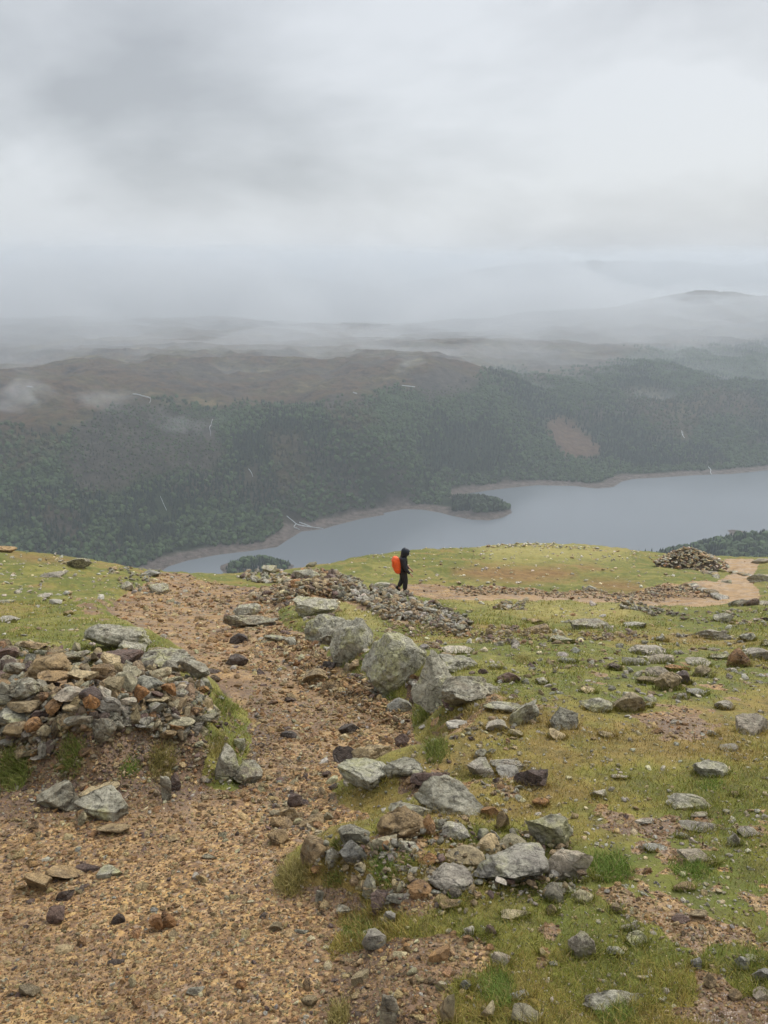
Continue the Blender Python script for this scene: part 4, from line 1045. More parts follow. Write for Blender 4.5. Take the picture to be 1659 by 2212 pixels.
def scatter(bag, polys, n, px_lo, px_hi, pal, power=2.2, wmax=.6, lift=0.0, flat=.75, tilt=.35, cond=None, sizes=None, sinkf=.2):
    """stones spread evenly over outlines of the photograph, sizes in frame pixels turned into metres"""
    pts = []
    areas = [abs(sum(p[i][0] * p[(i+1) % len(p)][1] - p[(i+1) % len(p)][0] * p[i][1] for i in range(len(p)))) for p in polys]
    for p, a in zip(polys, areas): pts.append(in_poly_px(p, max(1, int(n * a / sum(areas)))))
    q = np.concatenate(pts)
    x, y, z, ok = hit(q[:, 0], q[:, 1])
    if cond is not None: ok &= cond(np.where(ok, x, 0), np.where(ok, y, 1))
    x, y, z = x[ok], y[ok], z[ok]; m = len(x)
    u_ = rng.uniform(0, 1, m)
    s = (px_lo**(1-power) + u_ * (px_hi**(1-power) - px_lo**(1-power)))**(1/(1-power))
    W = np.minimum(s / FPX * (y * math.cos(PITCH) - z * math.sin(PITCH)), wmax)
    place(bag, x, y, z, W, s, pal, lift, flat, tilt, sinkf)
def place(bag, x, y, z, W, s, pal, lift=0.0, flat=.75, tilt=.35, sinkf=.2, lvls=(6, 16)):
    m = len(x)
    scl = W[:, None] * np.stack([np.ones(m), rng.uniform(.55, .95, m), rng.uniform(.4, .8, m) * flat], -1)
    rot = rotm(rng.normal(0, tilt, m), rng.normal(0, tilt, m), rng.uniform(0, 6.283, m))
    pos = np.stack([x, y, z + scl[:, 2] * (.5 - sinkf) + lift * rng.uniform(0, 1, m)], -1)
    col = colours(pal, m); lv = np.digitize(s, lvls); pick = rng.integers(0, 8, m)
    for l_ in (0, 1, 2):
        for k in range(8):
            sel = (lv == l_) & (pick == k)
            if sel.any(): bag.add(*STONE_LOW[l_][k], pos[sel], scl[sel], rot[sel], col[sel])
#--END-ROCKS

# cover lookup on the ground grid
def cover(F2, x, y):
    a = np.arctan2(x, y); i = np.clip(np.interp(a, azs, np.arange(len(azs))), 0, len(azs) - 1).round().astype(int)
    j = np.clip(np.interp(np.log(np.hypot(x, y) + 1e-6), np.log(r1), np.arange(len(r1))), 0, len(r1) - 1).round().astype(int)
    return F2[j, i]
FRAME = [(-70, 545), (838, 545), (838, 1110), (-70, 1110)]
NEARF = [(-70, 700), (838, 700), (838, 1110), (-70, 1110)]
onpath = lambda x, y: (cover(turf, x, y) < .5) & ((cover(sand, x, y) < .4) | (rng.uniform(0, 1, x.shape) < .12))
inturf = lambda x, y: cover(turf, x, y) >= .5
# gravel and pebbles
b = Bag()
scatter(b, [FRAME], 46000, .9, 5.0, 'path', 2.9, .12, cond=onpath, tilt=.4)
scatter(b, [NEARF], 52000, 1.4, 7.0, 'path', 2.8, .10, cond=onpath, tilt=.4)
scatter(b, [FRAME], 7500, 2.6, 14, 'path', 2.7, .22, cond=onpath, tilt=.3)
scatter(b, [cp('A', [(700, 300), (1200, 290), (1659, 420), (1700, 700), (1659, 900), (1300, 900), (1100, 700), (700, 560)]), cp('B', [(0, 620), (420, 700), (560, 950), (900, 1200), (1000, 1420), (840, 1450), (520, 1300), (300, 1100), (0, 1100)]), cp('B', [(0, 1100), (300, 1100), (520, 1450), (500, 1659), (-200, 1659), (-300, 1300)])], 3600, 2.0, 9, 'path', 2.4, .3, cond=onpath, tilt=.3)
scatter(b, [[(838, 560), (1180, 560), (1180, 1110), (838, 1110)], [(-400, 560), (-70, 560), (-70, 1110), (-400, 1110)]], 16000, 1.5, 9, 'path', 2.7, .15, cond=onpath, tilt=.4)
o = b.build('gravel', M_STONES); tag(o, 'ochre and brown angular gravel covering the worn path', None, None, 'stuff')
# small stones lying in the turf
b = Bag()
scatter(b, [FRAME], 15000, 1.3, 9.0, 'turf', 2.35, .25, cond=inturf, tilt=.25, sinkf=.12)
SIDES = [[(838, 560), (1180, 560), (1180, 1110), (838, 1110)], [(-400, 560), (-70, 560), (-70, 1110), (-400, 1110)]]
scatter(b, SIDES, 9000, 1.3, 12.0, 'turf', 2.35, .3, cond=inturf, tilt=.25, sinkf=.15)
scatter(b, [cp('C', [(-1000, 165), (-300, 118), (-60, 100), (230, 100), (420, 120), (600, 140), (700, 160), (200, 130), (-300, 150)])], 260, 2.0, 5, 'turf', 2.3, .5, sinkf=.1)
scatter(b, [cp('C', [(-1450, 100), (280, 105), (760, 150), (900, 185), (850, 240), (300, 210), (-300, 200), (-1450, 230)])], 420, 1.2, 5, 'turf', 2.3, .5, cond=inturf, sinkf=.3)
scatter(b, [cp('C', [(0, 640), (470, 660), (1200, 640), (1659, 640), (1659, 1000), (800, 1080), (0, 1250)])], 420, 3, 13, 'grey', 2.4, .4, sinkf=.28)
scatter(b, [cp('C', [(1280, 520), (1659, 490), (1659, 640), (1250, 640)]), cp('C', [(1120, 540), (1250, 520), (1300, 600), (1150, 600)])], 120, 2, 9, 'grey', 2.2, .5)
scatter(b, [cp('F', [(560, 380), (1050, 360), (1659, 330), (1659, 620), (600, 560)]), cp('F', [(700, 830), (1250, 780), (1600, 900), (1400, 1150), (760, 1080)])], 260, 2.5, 10, 'turf', 2.4, .2, sinkf=.28)
scatter(b, [cp('A', [(-100, 200), (700, 230), (720, 400), (600, 560), (0, 620), (-100, 620)])], 160, 1.5, 8, 'turf', 2.3, .4, sinkf=.3)
o = b.build('loose_stones', M_STONES, True); tag(o, 'small pale stones scattered through the grass of the slope', None, None, 'stuff')
# rubble: the heap on the left bank, the tumbled wall, stony strips
b = Bag()
hp = cp('A', [(-150, 770), (0, 770), (110, 745), (280, 745), (400, 760), (540, 790), (650, 760), (860, 780), (1150, 850), (1240, 980), (1280, 1100), (1310, 1240), (1200, 1290), (1000, 1300), (820, 1270), (600, 1270), (420, 1290), (320, 1340), (310, 1430), (180, 1430), (100, 1370), (0, 1370), (-150, 1390)])
scatter(b, [hp], 800, 8, 22, 'heap', 2.2, .36, lift=.03, tilt=.5, flat=.9)
scatter(b, [hp], 1500, 3, 9, 'heap', 2.0, .42, lift=.05, tilt=.5)
bankp = cp('A', [(-150, 1340), (300, 1400), (420, 1290), (1200, 1290), (1330, 1240), (1420, 1400), (1380, 1560), (1100, 1560), (880, 1600), (680, 1700), (400, 1700), (0, 1640), (-150, 1640)])
scatter(b, [bankp], 1700, 1.5, 11, 'brown', 2.6, .2)
scatter(b, [cp('A', [(860, 1010), (1280, 980), (1480, 1180), (1500, 1390), (1400, 1540), (1310, 1250)])], 260, 1.5, 8, 'brown', 2.6, .2)
o = b.build('rubble', M_STONES, True); tag(o, 'angular brown and grey rubble filling the heap on the left bank', None, None, 'stuff')
b = Bag()
brownw = cp('G', [(-60, 330), (60, 260), (180, 190), (330, 190), (500, 200), (560, 300), (520, 400), (400, 390), (300, 400), (150, 420), (0, 470), (-200, 420)])
scatter(b, [brownw], 900, 3, 12, 'brown', 2.2, .45, lift=.14, tilt=.45)
greyw = cp('G', [(500, 200), (660, 250), (760, 320), (980, 350), (1100, 380), (1180, 440), (1320, 450), (1380, 510), (1560, 580), (1640, 640), (1600, 700), (1400, 690), (1200, 590), (1000, 620), (900, 590), (740, 470), (560, 410), (480, 380)])
scatter(b, [greyw], 1900, 2.6, 11.5, 'grey', 2.0, .42, lift=.10, tilt=.45)
scatter(b, [cp('B', [(-60, 330), (0, 262), (80, 255), (160, 262), (240, 300), (170, 350), (40, 360)])], 160, 3, 11, 'grey', 2.0, .5, lift=.1)
scatter(b, [cp('A', [(1090, 430), (1659, 410), (1700, 590), (1380, 560), (1150, 520)]), cp('B', [(0, 400), (280, 420), (300, 640), (40, 660)])], 420, 1.6, 8, 'brown', 2.3, .4)
scatter(b, [cp('B', [(110, 620), (360, 690), (500, 900), (660, 930), (800, 1060), (900, 1130), (960, 1300), (860, 1250), (520, 1060), (300, 960), (180, 760)])], 1900, 1.6, 9, 'path', 2.3, .25, tilt=.45, lift=.04)
scatter(b, [cp('A', [(720, 340), (860, 290), (960, 340), (1040, 420), (900, 430), (740, 410)]), cp('A', [(640, 262), (960, 258), (960, 300), (660, 300)])], 170, 2, 9, 'grey', 2.1, .4, lift=.05)
scatter(b, [cp('B', [(290, 470), (500, 450), (560, 560), (720, 660), (1040, 740), (1350, 760), (1480, 900), (1250, 1160), (1010, 1160), (720, 1020), (520, 880), (370, 720)])], 150, 6, 20, 'grey', 1.9, .5, lift=.0, sinkf=.3)
o = b.build('rubble', M_STONES, True); tag(o, 'grey tumbled wall rubble running down between path and walker', None, None, 'stuff')
b = Bag()
scatter(b, [cp('C', [(-260, 375), (0, 372), (200, 388), (400, 405), (560, 400), (700, 420), (900, 400), (950, 380), (1040, 362), (1190, 375), (1330, 440), (1150, 440), (1000, 470), (700, 470), (640, 452), (300, 432), (0, 425), (-260, 415)])], 1700, 1.2, 6, 'brown', 2.2, .35, lift=.05)
scatter(b, [cp('C', [(715, 475), (900, 470), (980, 510), (1110, 535), (1090, 552), (940, 545), (800, 515)]), cp('B', [(1490, 470), (1659, 480), (1659, 525), (1480, 525)])], 330, 2, 8, 'grey', 2.1, .45, lift=.06)
scatter(b, [cp('C', [(-500, 600), (-60, 640), (0, 625), (215, 640), (340, 650), (480, 670), (700, 660), (940, 660), (940, 690), (500, 720), (60, 730), (-100, 690), (-500, 660)])], 420, 2, 10, 'brown', 2.1, .4, lift=.04)
scatter(b, [cp('B', [(820, 600), (1180, 620), (1200, 660), (900, 680), (740, 640)]), cp('B', [(1040, 690), (1170, 700), (1180, 770), (1040, 770)]), cp('B', [(1360, 650), (1659, 640), (1659, 720), (1380, 720)])], 330, 2, 10, 'brown', 2.2, .35)
scatter(b, [cp('E', [(700, 560), (1000, 560), (1150, 430), (1350, 440), (1400, 560), (1659, 560), (1750, 900), (1300, 960), (1100, 900), (900, 940), (700, 960), (560, 760), (330, 720), (480, 560)]), cp('F', [(0, 600), (180, 500), (440, 560), (560, 640), (540, 820), (420, 940), (280, 940), (250, 760)])], 700, 3, 13, 'heap', 2.1, .3, lift=.05, sinkf=.25)
scatter(b, [cp('E', [(1000, 130), (1659, 100), (1659, 560), (1400, 420), (1040, 420)]), cp('B', [(1040, 1160), (1659, 1020), (1659, 1500), (1200, 1500)]), cp('F', [(0, 100), (330, 100), (330, 380), (0, 400)])], 230, 3, 12, 'heap', 2.3, .25, sinkf=.28)
scatter(b, [cp('E', [(0, 150), (520, 150), (540, 520), (140, 560), (80, 400)])], 200, 3, 13, 'brown', 2.2, .25)
scatter(b, [cp('E', [(540, 1150), (1400, 1100), (1500, 1300), (1300, 1640), (300, 1640), (420, 1400)])], 200, 3, 13, 'path', 2.4, .12)
o = b.build('rubble', M_STONES, True); tag(o, 'broken brown and grey stones strewn beside the two paths', None, None, 'stuff')

# ------------------------------------------------------------------ grass
g = NB('grass_blade')
tc_ = g.attr('tint', 'Color')
p_ = g.bsdf(tc_, .6, None, .25)
tr = g.n('ShaderNodeBsdfTranslucent'); g.l(tc_, tr.inputs[0]); ms = g.n('ShaderNodeMixShader'); ms.inputs[0].default_value = .3
g.l(p_.outputs[0], ms.inputs[1]); g.l(tr.outputs[0], ms.inputs[2]); g.l(ms.outputs[0], g.out.inputs['Surface'])
M_GRASS = g.m
HP = [p for p, _ in TURF_STOPS]; HC = np.array([c for _, c in TURF_STOPS])
def hue_col(h): return np.stack([np.interp(h, HP, HC[:, k]) for k in range(3)], -1)
def blades(x, y, z, ht, wd, col, lean=.5):
    n = len(x); a = rng.uniform(0, 6.283, n); b_ = rng.uniform(0, 6.283, n); l_ = rng.uniform(.1, lean, n) * ht
    dx, dy = np.cos(a) * wd / 2, np.sin(a) * wd / 2; lx, ly = np.cos(b_) * l_, np.sin(b_) * l_
    P = np.stack([x, y, z - .004], -1)
    V = np.stack([P - np.stack([dx, dy, 0*dx], -1), P + np.stack([dx, dy, 0*dx], -1),
                  P + np.stack([dx*.7 + lx*.4, dy*.7 + ly*.4, ht*.62], -1), P + np.stack([-dx*.7 + lx*.4, -dy*.7 + ly*.4, ht*.62], -1), P + np.stack([lx, ly, ht], -1)], 1)
    F = np.array([[0, 1, 2], [0, 2, 3], [3, 2, 4]])
    return V.reshape(-1, 3), (F[None] + (np.arange(n) * 5)[:, None, None]).reshape(-1, 3), np.repeat(np.concatenate([col, np.ones((n, 1))], 1), 5, 0)
q = in_poly_px([(-70, 600), (838, 600), (838, 1110), (-70, 1110)], 560000)
q = np.concatenate([q] + [in_poly_px(p_, 110000) for p_ in SIDES]); x, y, z, ok = hit(q[:, 0], q[:, 1]); x, y, z = x[ok], y[ok], z[ok]
jx = rng.normal(0, .03, x.shape)
t_ = cover(turf, x, y); lush = fbm2(x * 1.1 + 9, y * 1.1, 4, 81)
keep = (t_ > .45) & (rng.uniform(0, 1, x.shape) < .55 + .9 * lush)
x, y, z, lush = x[keep], y[keep], z[keep], lush[keep]
h_ = cover(hue, x, y); d = np.hypot(y, z)
col = hue_col(np.clip(h_ + rng.normal(0, .2, x.shape), 0, 1)) * rng.uniform(.55, 2.1, (len(x), 1))
stw = rng.uniform(0, 1, x.shape) < np.clip(.12 + .9 * cover(straw, x, y), 0, 1); col[stw] = np.array([.42, .33, .13]) * rng.uniform(.7, 1.2, (stw.sum(), 1))
ht = rng.uniform(.008, .034, x.shape) * (1 + 1.3 * np.clip(lush, 0, 1)) * np.clip(d / 7, 1, 2.2); wd = np.maximum(.0022, .55 * d / FPX)
fx, fy, fw, fd = np.array(FEET).T; kk_ = np.repeat(np.arange(len(fx)), 130); a_ = rng.uniform(3.0, 6.5, len(kk_)); rr_ = rng.uniform(.46, .60, len(kk_))
gx_ = fx[kk_] + np.cos(a_) * rr_ * fw[kk_]; gy_ = fy[kk_] + np.sin(a_) * rr_ * fd[kk_]; m_ = (cover(turf, gx_, gy_) > .35) & (gy_ < 16); gx_, gy_ = gx_[m_], gy_[m_]; gz_ = ground_z(gx_, gy_); gd_ = np.hypot(gy_, gz_)
gc_ = hue_col(np.clip(cover(hue, gx_, gy_) + rng.normal(0, .15, gx_.shape), 0, 1)) * rng.uniform(.5, 1.7, (len(gx_), 1))
x, y, z = np.concatenate([x, gx_]), np.concatenate([y, gy_]), np.concatenate([z, gz_]); col = np.concatenate([col, gc_]); ht = np.concatenate([ht, rng.uniform(.02, .065, gx_.shape) * np.clip(gd_ / 6, .8, 1.8)]); wd = np.concatenate([wd, np.maximum(.0022, .55 * gd_ / FPX)])
V_, F_, C_ = blades(x, y, z, ht, wd, col, 1.7)
o = new_mesh('grass', V_, F_, M_GRASS, False, {'tint': C_}); tag(o, 'short green and straw grass growing over the slope', None, None, 'stuff')
TUFTS = [('A',330,1280,530,1500,'mossy green tuft on the bank below the heap left of the round grey boulder',0), ('A',-20,1360,195,1640,'tall mossy tuft hanging at the left edge of the bank',0), ('A',705,1405,870,1530,'small round bright green tuft on the dark bank',1),
 ('A',880,1330,1085,1545,'olive brown tuft on the bank right of the round bright one',-1), ('A',1235,1265,1405,1445,'yellowish tuft above the grey outcrop at the bank end',-1), ('A',1215,1000,1470,1210,'low green tuft capping the right end of the heap',0),
 ('B',530,850,700,945,'tawny tuft under the pitted boulder',-1), ('B',770,955,905,1065,'green tuft at the foot of the largest boulder',0), ('B',960,1030,1100,1230,'long dark tuft left of the tall leaning boulder',0), ('B',1030,1230,1200,1465,'long drooping tuft on the bank below the dark hollow',0),
 ('B',1280,985,1440,1145,'brown-green tuft right of the dark hollow',-1), ('B',1210,1440,1340,1565,'straw coloured tuft behind the big squared boulder',-1), ('E',150,610,340,905,'shaggy mossy tuft overhanging the lower gravel',-1),
 ('E',480,555,560,645,'small tuft between two angular stones at the left of the cluster',0), ('E',720,640,900,850,'bright tuft in front of the pink and cream wedge',1), ('E',885,650,1020,745,'green tuft left of the smooth orange stone',1), ('E',420,740,590,835,'low tuft under the tilted pale slab',0),
 ('E',520,985,800,1150,'wide green tuft behind the cracked white-grey stone',1), ('E',1235,445,1485,615,'long grass tuft below the big squared boulder',0), ('E',1160,855,1290,918,'small green tuft under the pale rounded boulder',1), ('E',1370,1335,1620,1555,'bright green tuft near the bottom beside cream stones',1),
 ('E',450,1490,620,1680,'dull mossy tuft at the bottom edge of the gravel',-1), ('F',550,560,860,800,'broad lush tuft right of the flat-faced boulder',1), ('F',1040,620,1340,780,'lush green tuft around the pale rock',1), ('F',600,1510,890,1690,'bright green tuft at the bottom edge under the long sunk rock',1),
 ('F',-20,1330,130,1550,'green tuft at the left of the lower turf',1), ('F',1500,1180,1659,1330,'green tuft behind the bright white-grey rock',1), ('C',120,760,240,870,'thin straw tuft in the upper turf near the purple brown block',-1), ('F',1200,150,1420,240,'bright green tuft under the pale knobbly boulder',1)]
for key, x0, y0, x1, y1, lab, lushv in TUFTS:
    (u0, v0), (u1, v1) = cp(key, [(x0, y0), (x1, y1)])
    n = int(min(2600, max(400, (u1 - u0) * (v1 - v0) * 1.0)))
    qq = np.stack([rng.normal((u0 + u1) / 2, (u1 - u0) / 4.0, n), rng.normal((v0 + v1) / 2 + .04 * (v1 - v0), (v1 - v0) / 4.2, n)], -1)
    x, y, z, ok = hit(qq[:, 0], qq[:, 1]); x, y, z = x[ok], y[ok], z[ok]
    k = (np.abs(y - np.median(y)) < .05 * np.median(y)) & (np.abs(x - np.median(x)) < 1.5 * x.std()); x, y, z = x[k], y[k], z[k]
    d = np.hypot(y, z); base = {0: (.135, .155, .035), 1: (.115, .165, .03), -1: (.20, .17, .055)}[lushv]
    col = np.array(base) * rng.uniform(.6, 2.0, (len(x), 1)); sw_ = rng.uniform(0, 1, len(x)) < (.3 if lushv < 0 else .1); col[sw_] = np.array([.42, .34, .14]) * rng.uniform(.7, 1.1, (sw_.sum(), 1))
    ht = rng.uniform(.4, 1.0, len(x)) * np.clip((v1 - v0) / FPX * d.mean() * .28, .03, .11); wd = np.maximum(.0022, .6 * d / FPX)
    c0 = np.array([x.mean(), y.mean(), z.min()])
    V_, F_, C_ = blades(x - c0[0], y - c0[1], z - c0[2], ht, wd, col, 1.5)
    o = new_mesh('grass_tuft', V_, F_, M_GRASS, False, {'tint': C_}); o.location = c0; tag(o, lab, 'grass tuft', 'grass tufts on the banks and between the stones')
#--END-FORE

# ------------------------------------------------------------------ forest
g = NB('tree_foliage')
g.bsdf(g.mix(g.mr(g.noise(.6, 4, .7), .35, .65), g.mix(.55, g.attr('tint', 'Color'), (.01, .012, .008)), g.attr('tint', 'Color')), .85, g.bump(g.noise(.9, 4, .7), 1.0, .8), .15)
M_TREE = g.m
def hitv(us, vs, y0=900, y1=6000):
    us = np.asarray(us, float); vs = np.asarray(vs, float); dx, dy, dz = ray(us, vs); sx = dx / dy; sz = dz / dy
    res = np.full(us.shape, np.nan); found = np.zeros(us.shape, bool); prev = None; Ys = np.geomspace(y0, y1, 340)
    for k, Yk in enumerate(Ys):
        gap = z_valley(sx * Yk, np.full(us.shape, Yk)) - sz * Yk
        if prev is not None:
            nw_ = (~found) & (gap > 0); t = np.where(nw_, prev / np.where(prev - gap == 0, 1, prev - gap), 0)
            res = np.where(nw_, Ys[k-1] + (Yk - Ys[k-1]) * np.clip(t, 0, 1), res); found |= nw_
        prev = gap
    return sx * res, res, z_valley(sx * np.nan_to_num(res, nan=1500), np.nan_to_num(res, nan=1500)), found
FALLS = [('waterfall', cp('P', [(548, 596), (585, 604), (622, 616), (626, 622), (620, 637)]), 'white stream bending over the edge of the moor above the dark crag', 1.6),
 ('waterfall', cp('P', [(882, 700), (876, 722), (868, 738), (874, 755), (872, 775)]), 'thin white waterfall in the upper wood below the moor edge', 1.6),
 ('waterfall', cp('P', [(1030, 908), (1042, 922), (1050, 943)]), 'short white cascade in the middle of the wood', 1.6),
 ('waterfall', cp('P', [(664, 1020), (672, 1040), (680, 1055), (694, 1086)]), 'slanting white waterfall low in the left of the wood', 1.6),
 ('waterfall', cp('P', [(1188, 1102), (1212, 1122), (1232, 1140), (1262, 1146), (1300, 1152), (1346, 1158)]), 'forked white torrent crossing the bare shore into the lake', 2.7),
 ('waterfall', cp('Q', [(1299, 748), (1302, 765), (1313, 782)]), 'white waterfall in the wood at the right above the lake', 2.4),
 ('waterfall', cp('Q', [(1409, 898), (1424, 912), (1418, 922), (1428, 934)]), 'small white stream crossing the shore at the right', 3.0),
 ('waterfall', cp('Q', [(140, 562), (165, 566), (198, 569)]), 'flat white streak of water on the moor below the grey knoll', 2.0),
 ('waterfall', cp('P', [(108, 566), (140, 570)]), 'white streak of water at the far left of the moor beside the mist', 2.6),
 ('waterfall', cp('P', [(1464, 591), (1482, 597)]), 'tiny white streak of water in the middle of the moor', 2.2)]
fall_pts = []
def ribbon(lines):
    V = []; F = []
    for us, wdt in lines:
        u = np.array([p[0] for p in us]); v = np.array([p[1] for p in us]); tt = np.linspace(0, len(u) - 1, len(u) * 5)
        uu = np.interp(tt, range(len(u)), u); vv = np.interp(tt, range(len(u)), v)
        uu = uu + rng.normal(0, .3, len(uu)); uu = np.convolve(np.pad(uu, 2, 'edge'), np.ones(5) / 5, 'valid'); vv = np.convolve(np.pad(vv, 2, 'edge'), np.ones(5) / 5, 'valid'); x, y, z, ok = hitv(uu, vv); x, y, z = x[ok], y[ok], z[ok]
        if len(x) < 2: continue
        fall_pts.extend(zip(x, y))
        tx = np.gradient(x); ty = np.gradient(y); l_ = np.hypot(tx, ty) + 1e-6; w2 = wdt * .55 * rng.uniform(.12, 1.3, len(x)) * np.sin(np.linspace(.25, 2.9, len(x))) * (y / 1500)
        # offset along the view-crossing direction so steep and level reaches both have width
        nx, ny = -ty / l_ * w2 / 2, tx / l_ * w2 / 2
        b0 = sum(len(a_) for a_ in V); m = len(x)
        V.append(np.stack([x - nx, y - ny, z + 1.2], -1)); V.append(np.stack([x + nx, y + ny, z + 1.2], -1)); V.append(np.stack([x, y, z + 1.7 + .2 * w2], -1)); V.append(np.stack([x, y, z - 1.0], -1))
        for i in range(m - 1):
            a_, b_, c_, d_ = b0 + i, b0 + m + i, b0 + 2*m + i, b0 + 3*m + i
            F += [(a_, c_, c_ + 1, a_ + 1), (c_, b_, b_ + 1, c_ + 1), (b_, d_, d_ + 1, b_ + 1), (d_, a_, a_ + 1, d_ + 1)]
    return np.concatenate(V), F
g = NB('white_water'); g.bsdf((.55, .59, .61), .5, None, .5); M_FOAM = g.m
for k, (nm, line, lab, wd) in enumerate(FALLS):
    wd *= .7 if k in (0, 1, 2, 3) else 1
    ls = [(line, wd * .95)]
    if k == 4: ls += [(cp('P', [(1228, 1136), (1216, 1150), (1246, 1162)]), wd * .7), (cp('P', [(1240, 1130), (1275, 1142), (1292, 1150)]), wd * .6)]
    if k == 5: ls += [(cp('Q', [(1304, 752), (1308, 770)]), wd * .5)]
    V_, F_ = ribbon(ls); tag(new_mesh(nm, V_, F_, M_FOAM, True), lab, 'waterfall', 'white streams on the far side of the valley')
fall_pts = np.array(fall_pts)
def crown(seed, conifer, sub):
    r = np.random.default_rng(seed)
    if conifer:
        rings = 5 if sub > 1 else 4; sg = 7 if sub > 1 else 6; V = []; F = []
        for i in range(rings):
            f = i / rings; rr_ = (.5 * (1 - f) + .04)
            for s_ in range(sg): a = 6.283 * (s_ + .5 * (i % 2)) / sg; k = rr_ * r.uniform(.7, 1.2); V.append((k * math.cos(a), k * math.sin(a), f * .92 + r.uniform(-.03, .03)))
        V.append((0, 0, 1)); V = np.array(V)
        for i in range(rings - 1):
            for s_ in range(sg): a_, b_ = i * sg + s_, i * sg + (s_ + 1) % sg; F += [(a_, b_, b_ + sg), (a_, b_ + sg, a_ + sg)]
        for s_ in range(sg): F.append(((rings - 1) * sg + s_, (rings - 1) * sg + (s_ + 1) % sg, rings * sg))
        return V, np.array(F)
    V, F = ICO[sub]; V = V * (1 + r.uniform(-.26, .26, (len(V), 1))); V = V * np.array([.5, .5, .5]); V[:, 2] += .42
    return V, F
CROWN = {(c, s_): [crown(500 + 7 * k + c, c, s_) for k in range(6)] for c in (0, 1) for s_ in (1, 2)}
FG_, FD_, FO_ = np.array([.055, .090, .030]), np.array([.016, .032, .018]), np.array([.085, .07, .032])
def plant(bag, x, y, z, conif, hgt, olive, big):
    n = len(x); col = np.where(conif[:, None], FD_, FG_) * rng.uniform(.6, 1.45, (n, 1)); k = olive * rng.uniform(0, 1, n)
    col = col * (1 - k[:, None]) + FO_ * k[:, None]; col = np.concatenate([col, np.ones((n, 1))], 1); pick = rng.integers(0, 6, n)
    rad = np.where(conif, hgt * rng.uniform(.42, .55, n), hgt * rng.uniform(.8, 1.15, n)); rot = rotm(np.zeros(n), np.zeros(n), rng.uniform(0, 6.28, n))
    for c in (0, 1):
        for b_ in (0, 1):
            for k in range(6):
                sel = (conif == bool(c)) & (big == bool(b_)) & (pick == k)
                if sel.any(): bag.add(*CROWN[(c, 2 if b_ else 1)][k], np.stack([x, y, z - .4], -1)[sel], np.stack([rad, rad, hgt], -1)[sel], rot[sel], col[sel])
bag = Bag()
sp = 6.7; gx, gy = np.meshgrid(np.arange(-1500, 2300, sp), np.arange(1110, 3250, sp)); gx = (gx + rng.uniform(-.5, .5, gx.shape) * sp).ravel(); gy = (gy + rng.uniform(-.5, .5, gy.shape) * sp).ravel()
m_ = np.abs(gx) < gy * .56; gx, gy = gx[m_], gy[m_]
sh_ = poly_sd(gx, gy, LAKE); far_ = gy > np.interp(gx, [-1500, -500, -200, 300, 480, 700, 900, 2300], [1000, 1050, 1120, 1290, 1420, 1500, 1550, 1900])
gz = z_valley(gx, gy); gu, gv, _ = project(gx, gy, gz)
nz = 7 * fbm2(gx / 55, gy / 55, 4, 62)
wm = pm(gu + nz, gv + nz * .9, TREES, 9) * (1 - pm(gu + nz * 1.6, gv + nz * 1.2, SCREE, 6)); cgm = pm(gu + nz, gv + nz, CRAG, 6); opm = pm(gu + nz, gv + nz, OPEN, 6)
dens = wm * (1 - .30 * cgm) * (1 - .40 * opm) * (sh_ > 36 + 12 * nz / 7) * far_
# wooded spit in the lake
spit = cp('Q', [(330, 1078), (345, 1042), (420, 1036), (520, 1042), (580, 1062), (592, 1082), (540, 1092), (440, 1098), (360, 1090)])
spm = (poly_sd(gu, gv + 2, spit) < 0) & (sh_ > 2)
dens = np.where((gu > 470) & (gu < 525) & (gv > 500) & (gv < 530), np.where(spm, 1.0, 0) , dens)
neck = (gu > 440) & (gu < 472) & (gv > 497) & (gv < 519); dens = np.where(neck, 0, dens)
dens *= np.where(gy > 2000, .75, 1)
kp = rng.uniform(0, 1, gx.shape) < dens
dfall = np.full(gx.shape, 1e9)
for fx, fy in fall_pts[::2]: dfall = np.minimum(dfall, np.hypot(gx - fx, (gy - fy + 6) * .6))
kp &= dfall > 9
gx, gy, gz, opm, cgm = gx[kp], gy[kp], gz[kp], opm[kp], cgm[kp]
cn = fbm2(gx / 130, gy / 130, 4, 63) + rng.normal(0, .16, gx.shape) > .20
cn &= poly_sd(gx, gy, LAKE) > 60
plant(bag, gx, gy, gz, cn, np.where(cn, rng.uniform(8, 13, gx.shape), rng.uniform(5, 11, gx.shape)) * (1 - .45 * cgm), np.clip(opm + .5 * cgm + .12, 0, 1), gy < 1650)
o = bag.build('forest', M_TREE, False); tag(o, 'dark mixed forest covering the far valley side above the lake', None, None, 'stuff')
print('forest trees', len(gx))
# plantation on the near shore and the wooded island
bag = Bag()
gx, gy = np.meshgrid(np.arange(300, 1100, 6.5), np.arange(1020, 1420, 6.5)); gx = (gx + rng.uniform(-3, 3, gx.shape)).ravel(); gy = (gy + rng.uniform(-3, 3, gy.shape)).ravel()
k = (poly_sd(gx, gy, LAKE) > 12) & (gy < np.interp(gx, [300, 455, 700, 1100], [1190, 1285, 1318, 1350])); gx, gy = gx[k], gy[k]; gz = z_valley(gx, gy); n = len(gx)
plant(bag, gx, gy, gz, rng.uniform(0, 1, n) < .8, rng.uniform(10, 17, n), np.full(n, .1), np.ones(n, bool))
o = bag.build('forest', M_TREE, False); tag(o, 'conifer plantation on the near shore at the right', None, None, 'stuff')
bag = Bag(); gx = rng.uniform(-275, -140, 420); gy = rng.uniform(1140, 1250, 420); k = poly_sd(gx, gy, ISLAND) < -4; gx, gy = gx[k], gy[k]; gz = z_valley(gx, gy); n = len(gx)
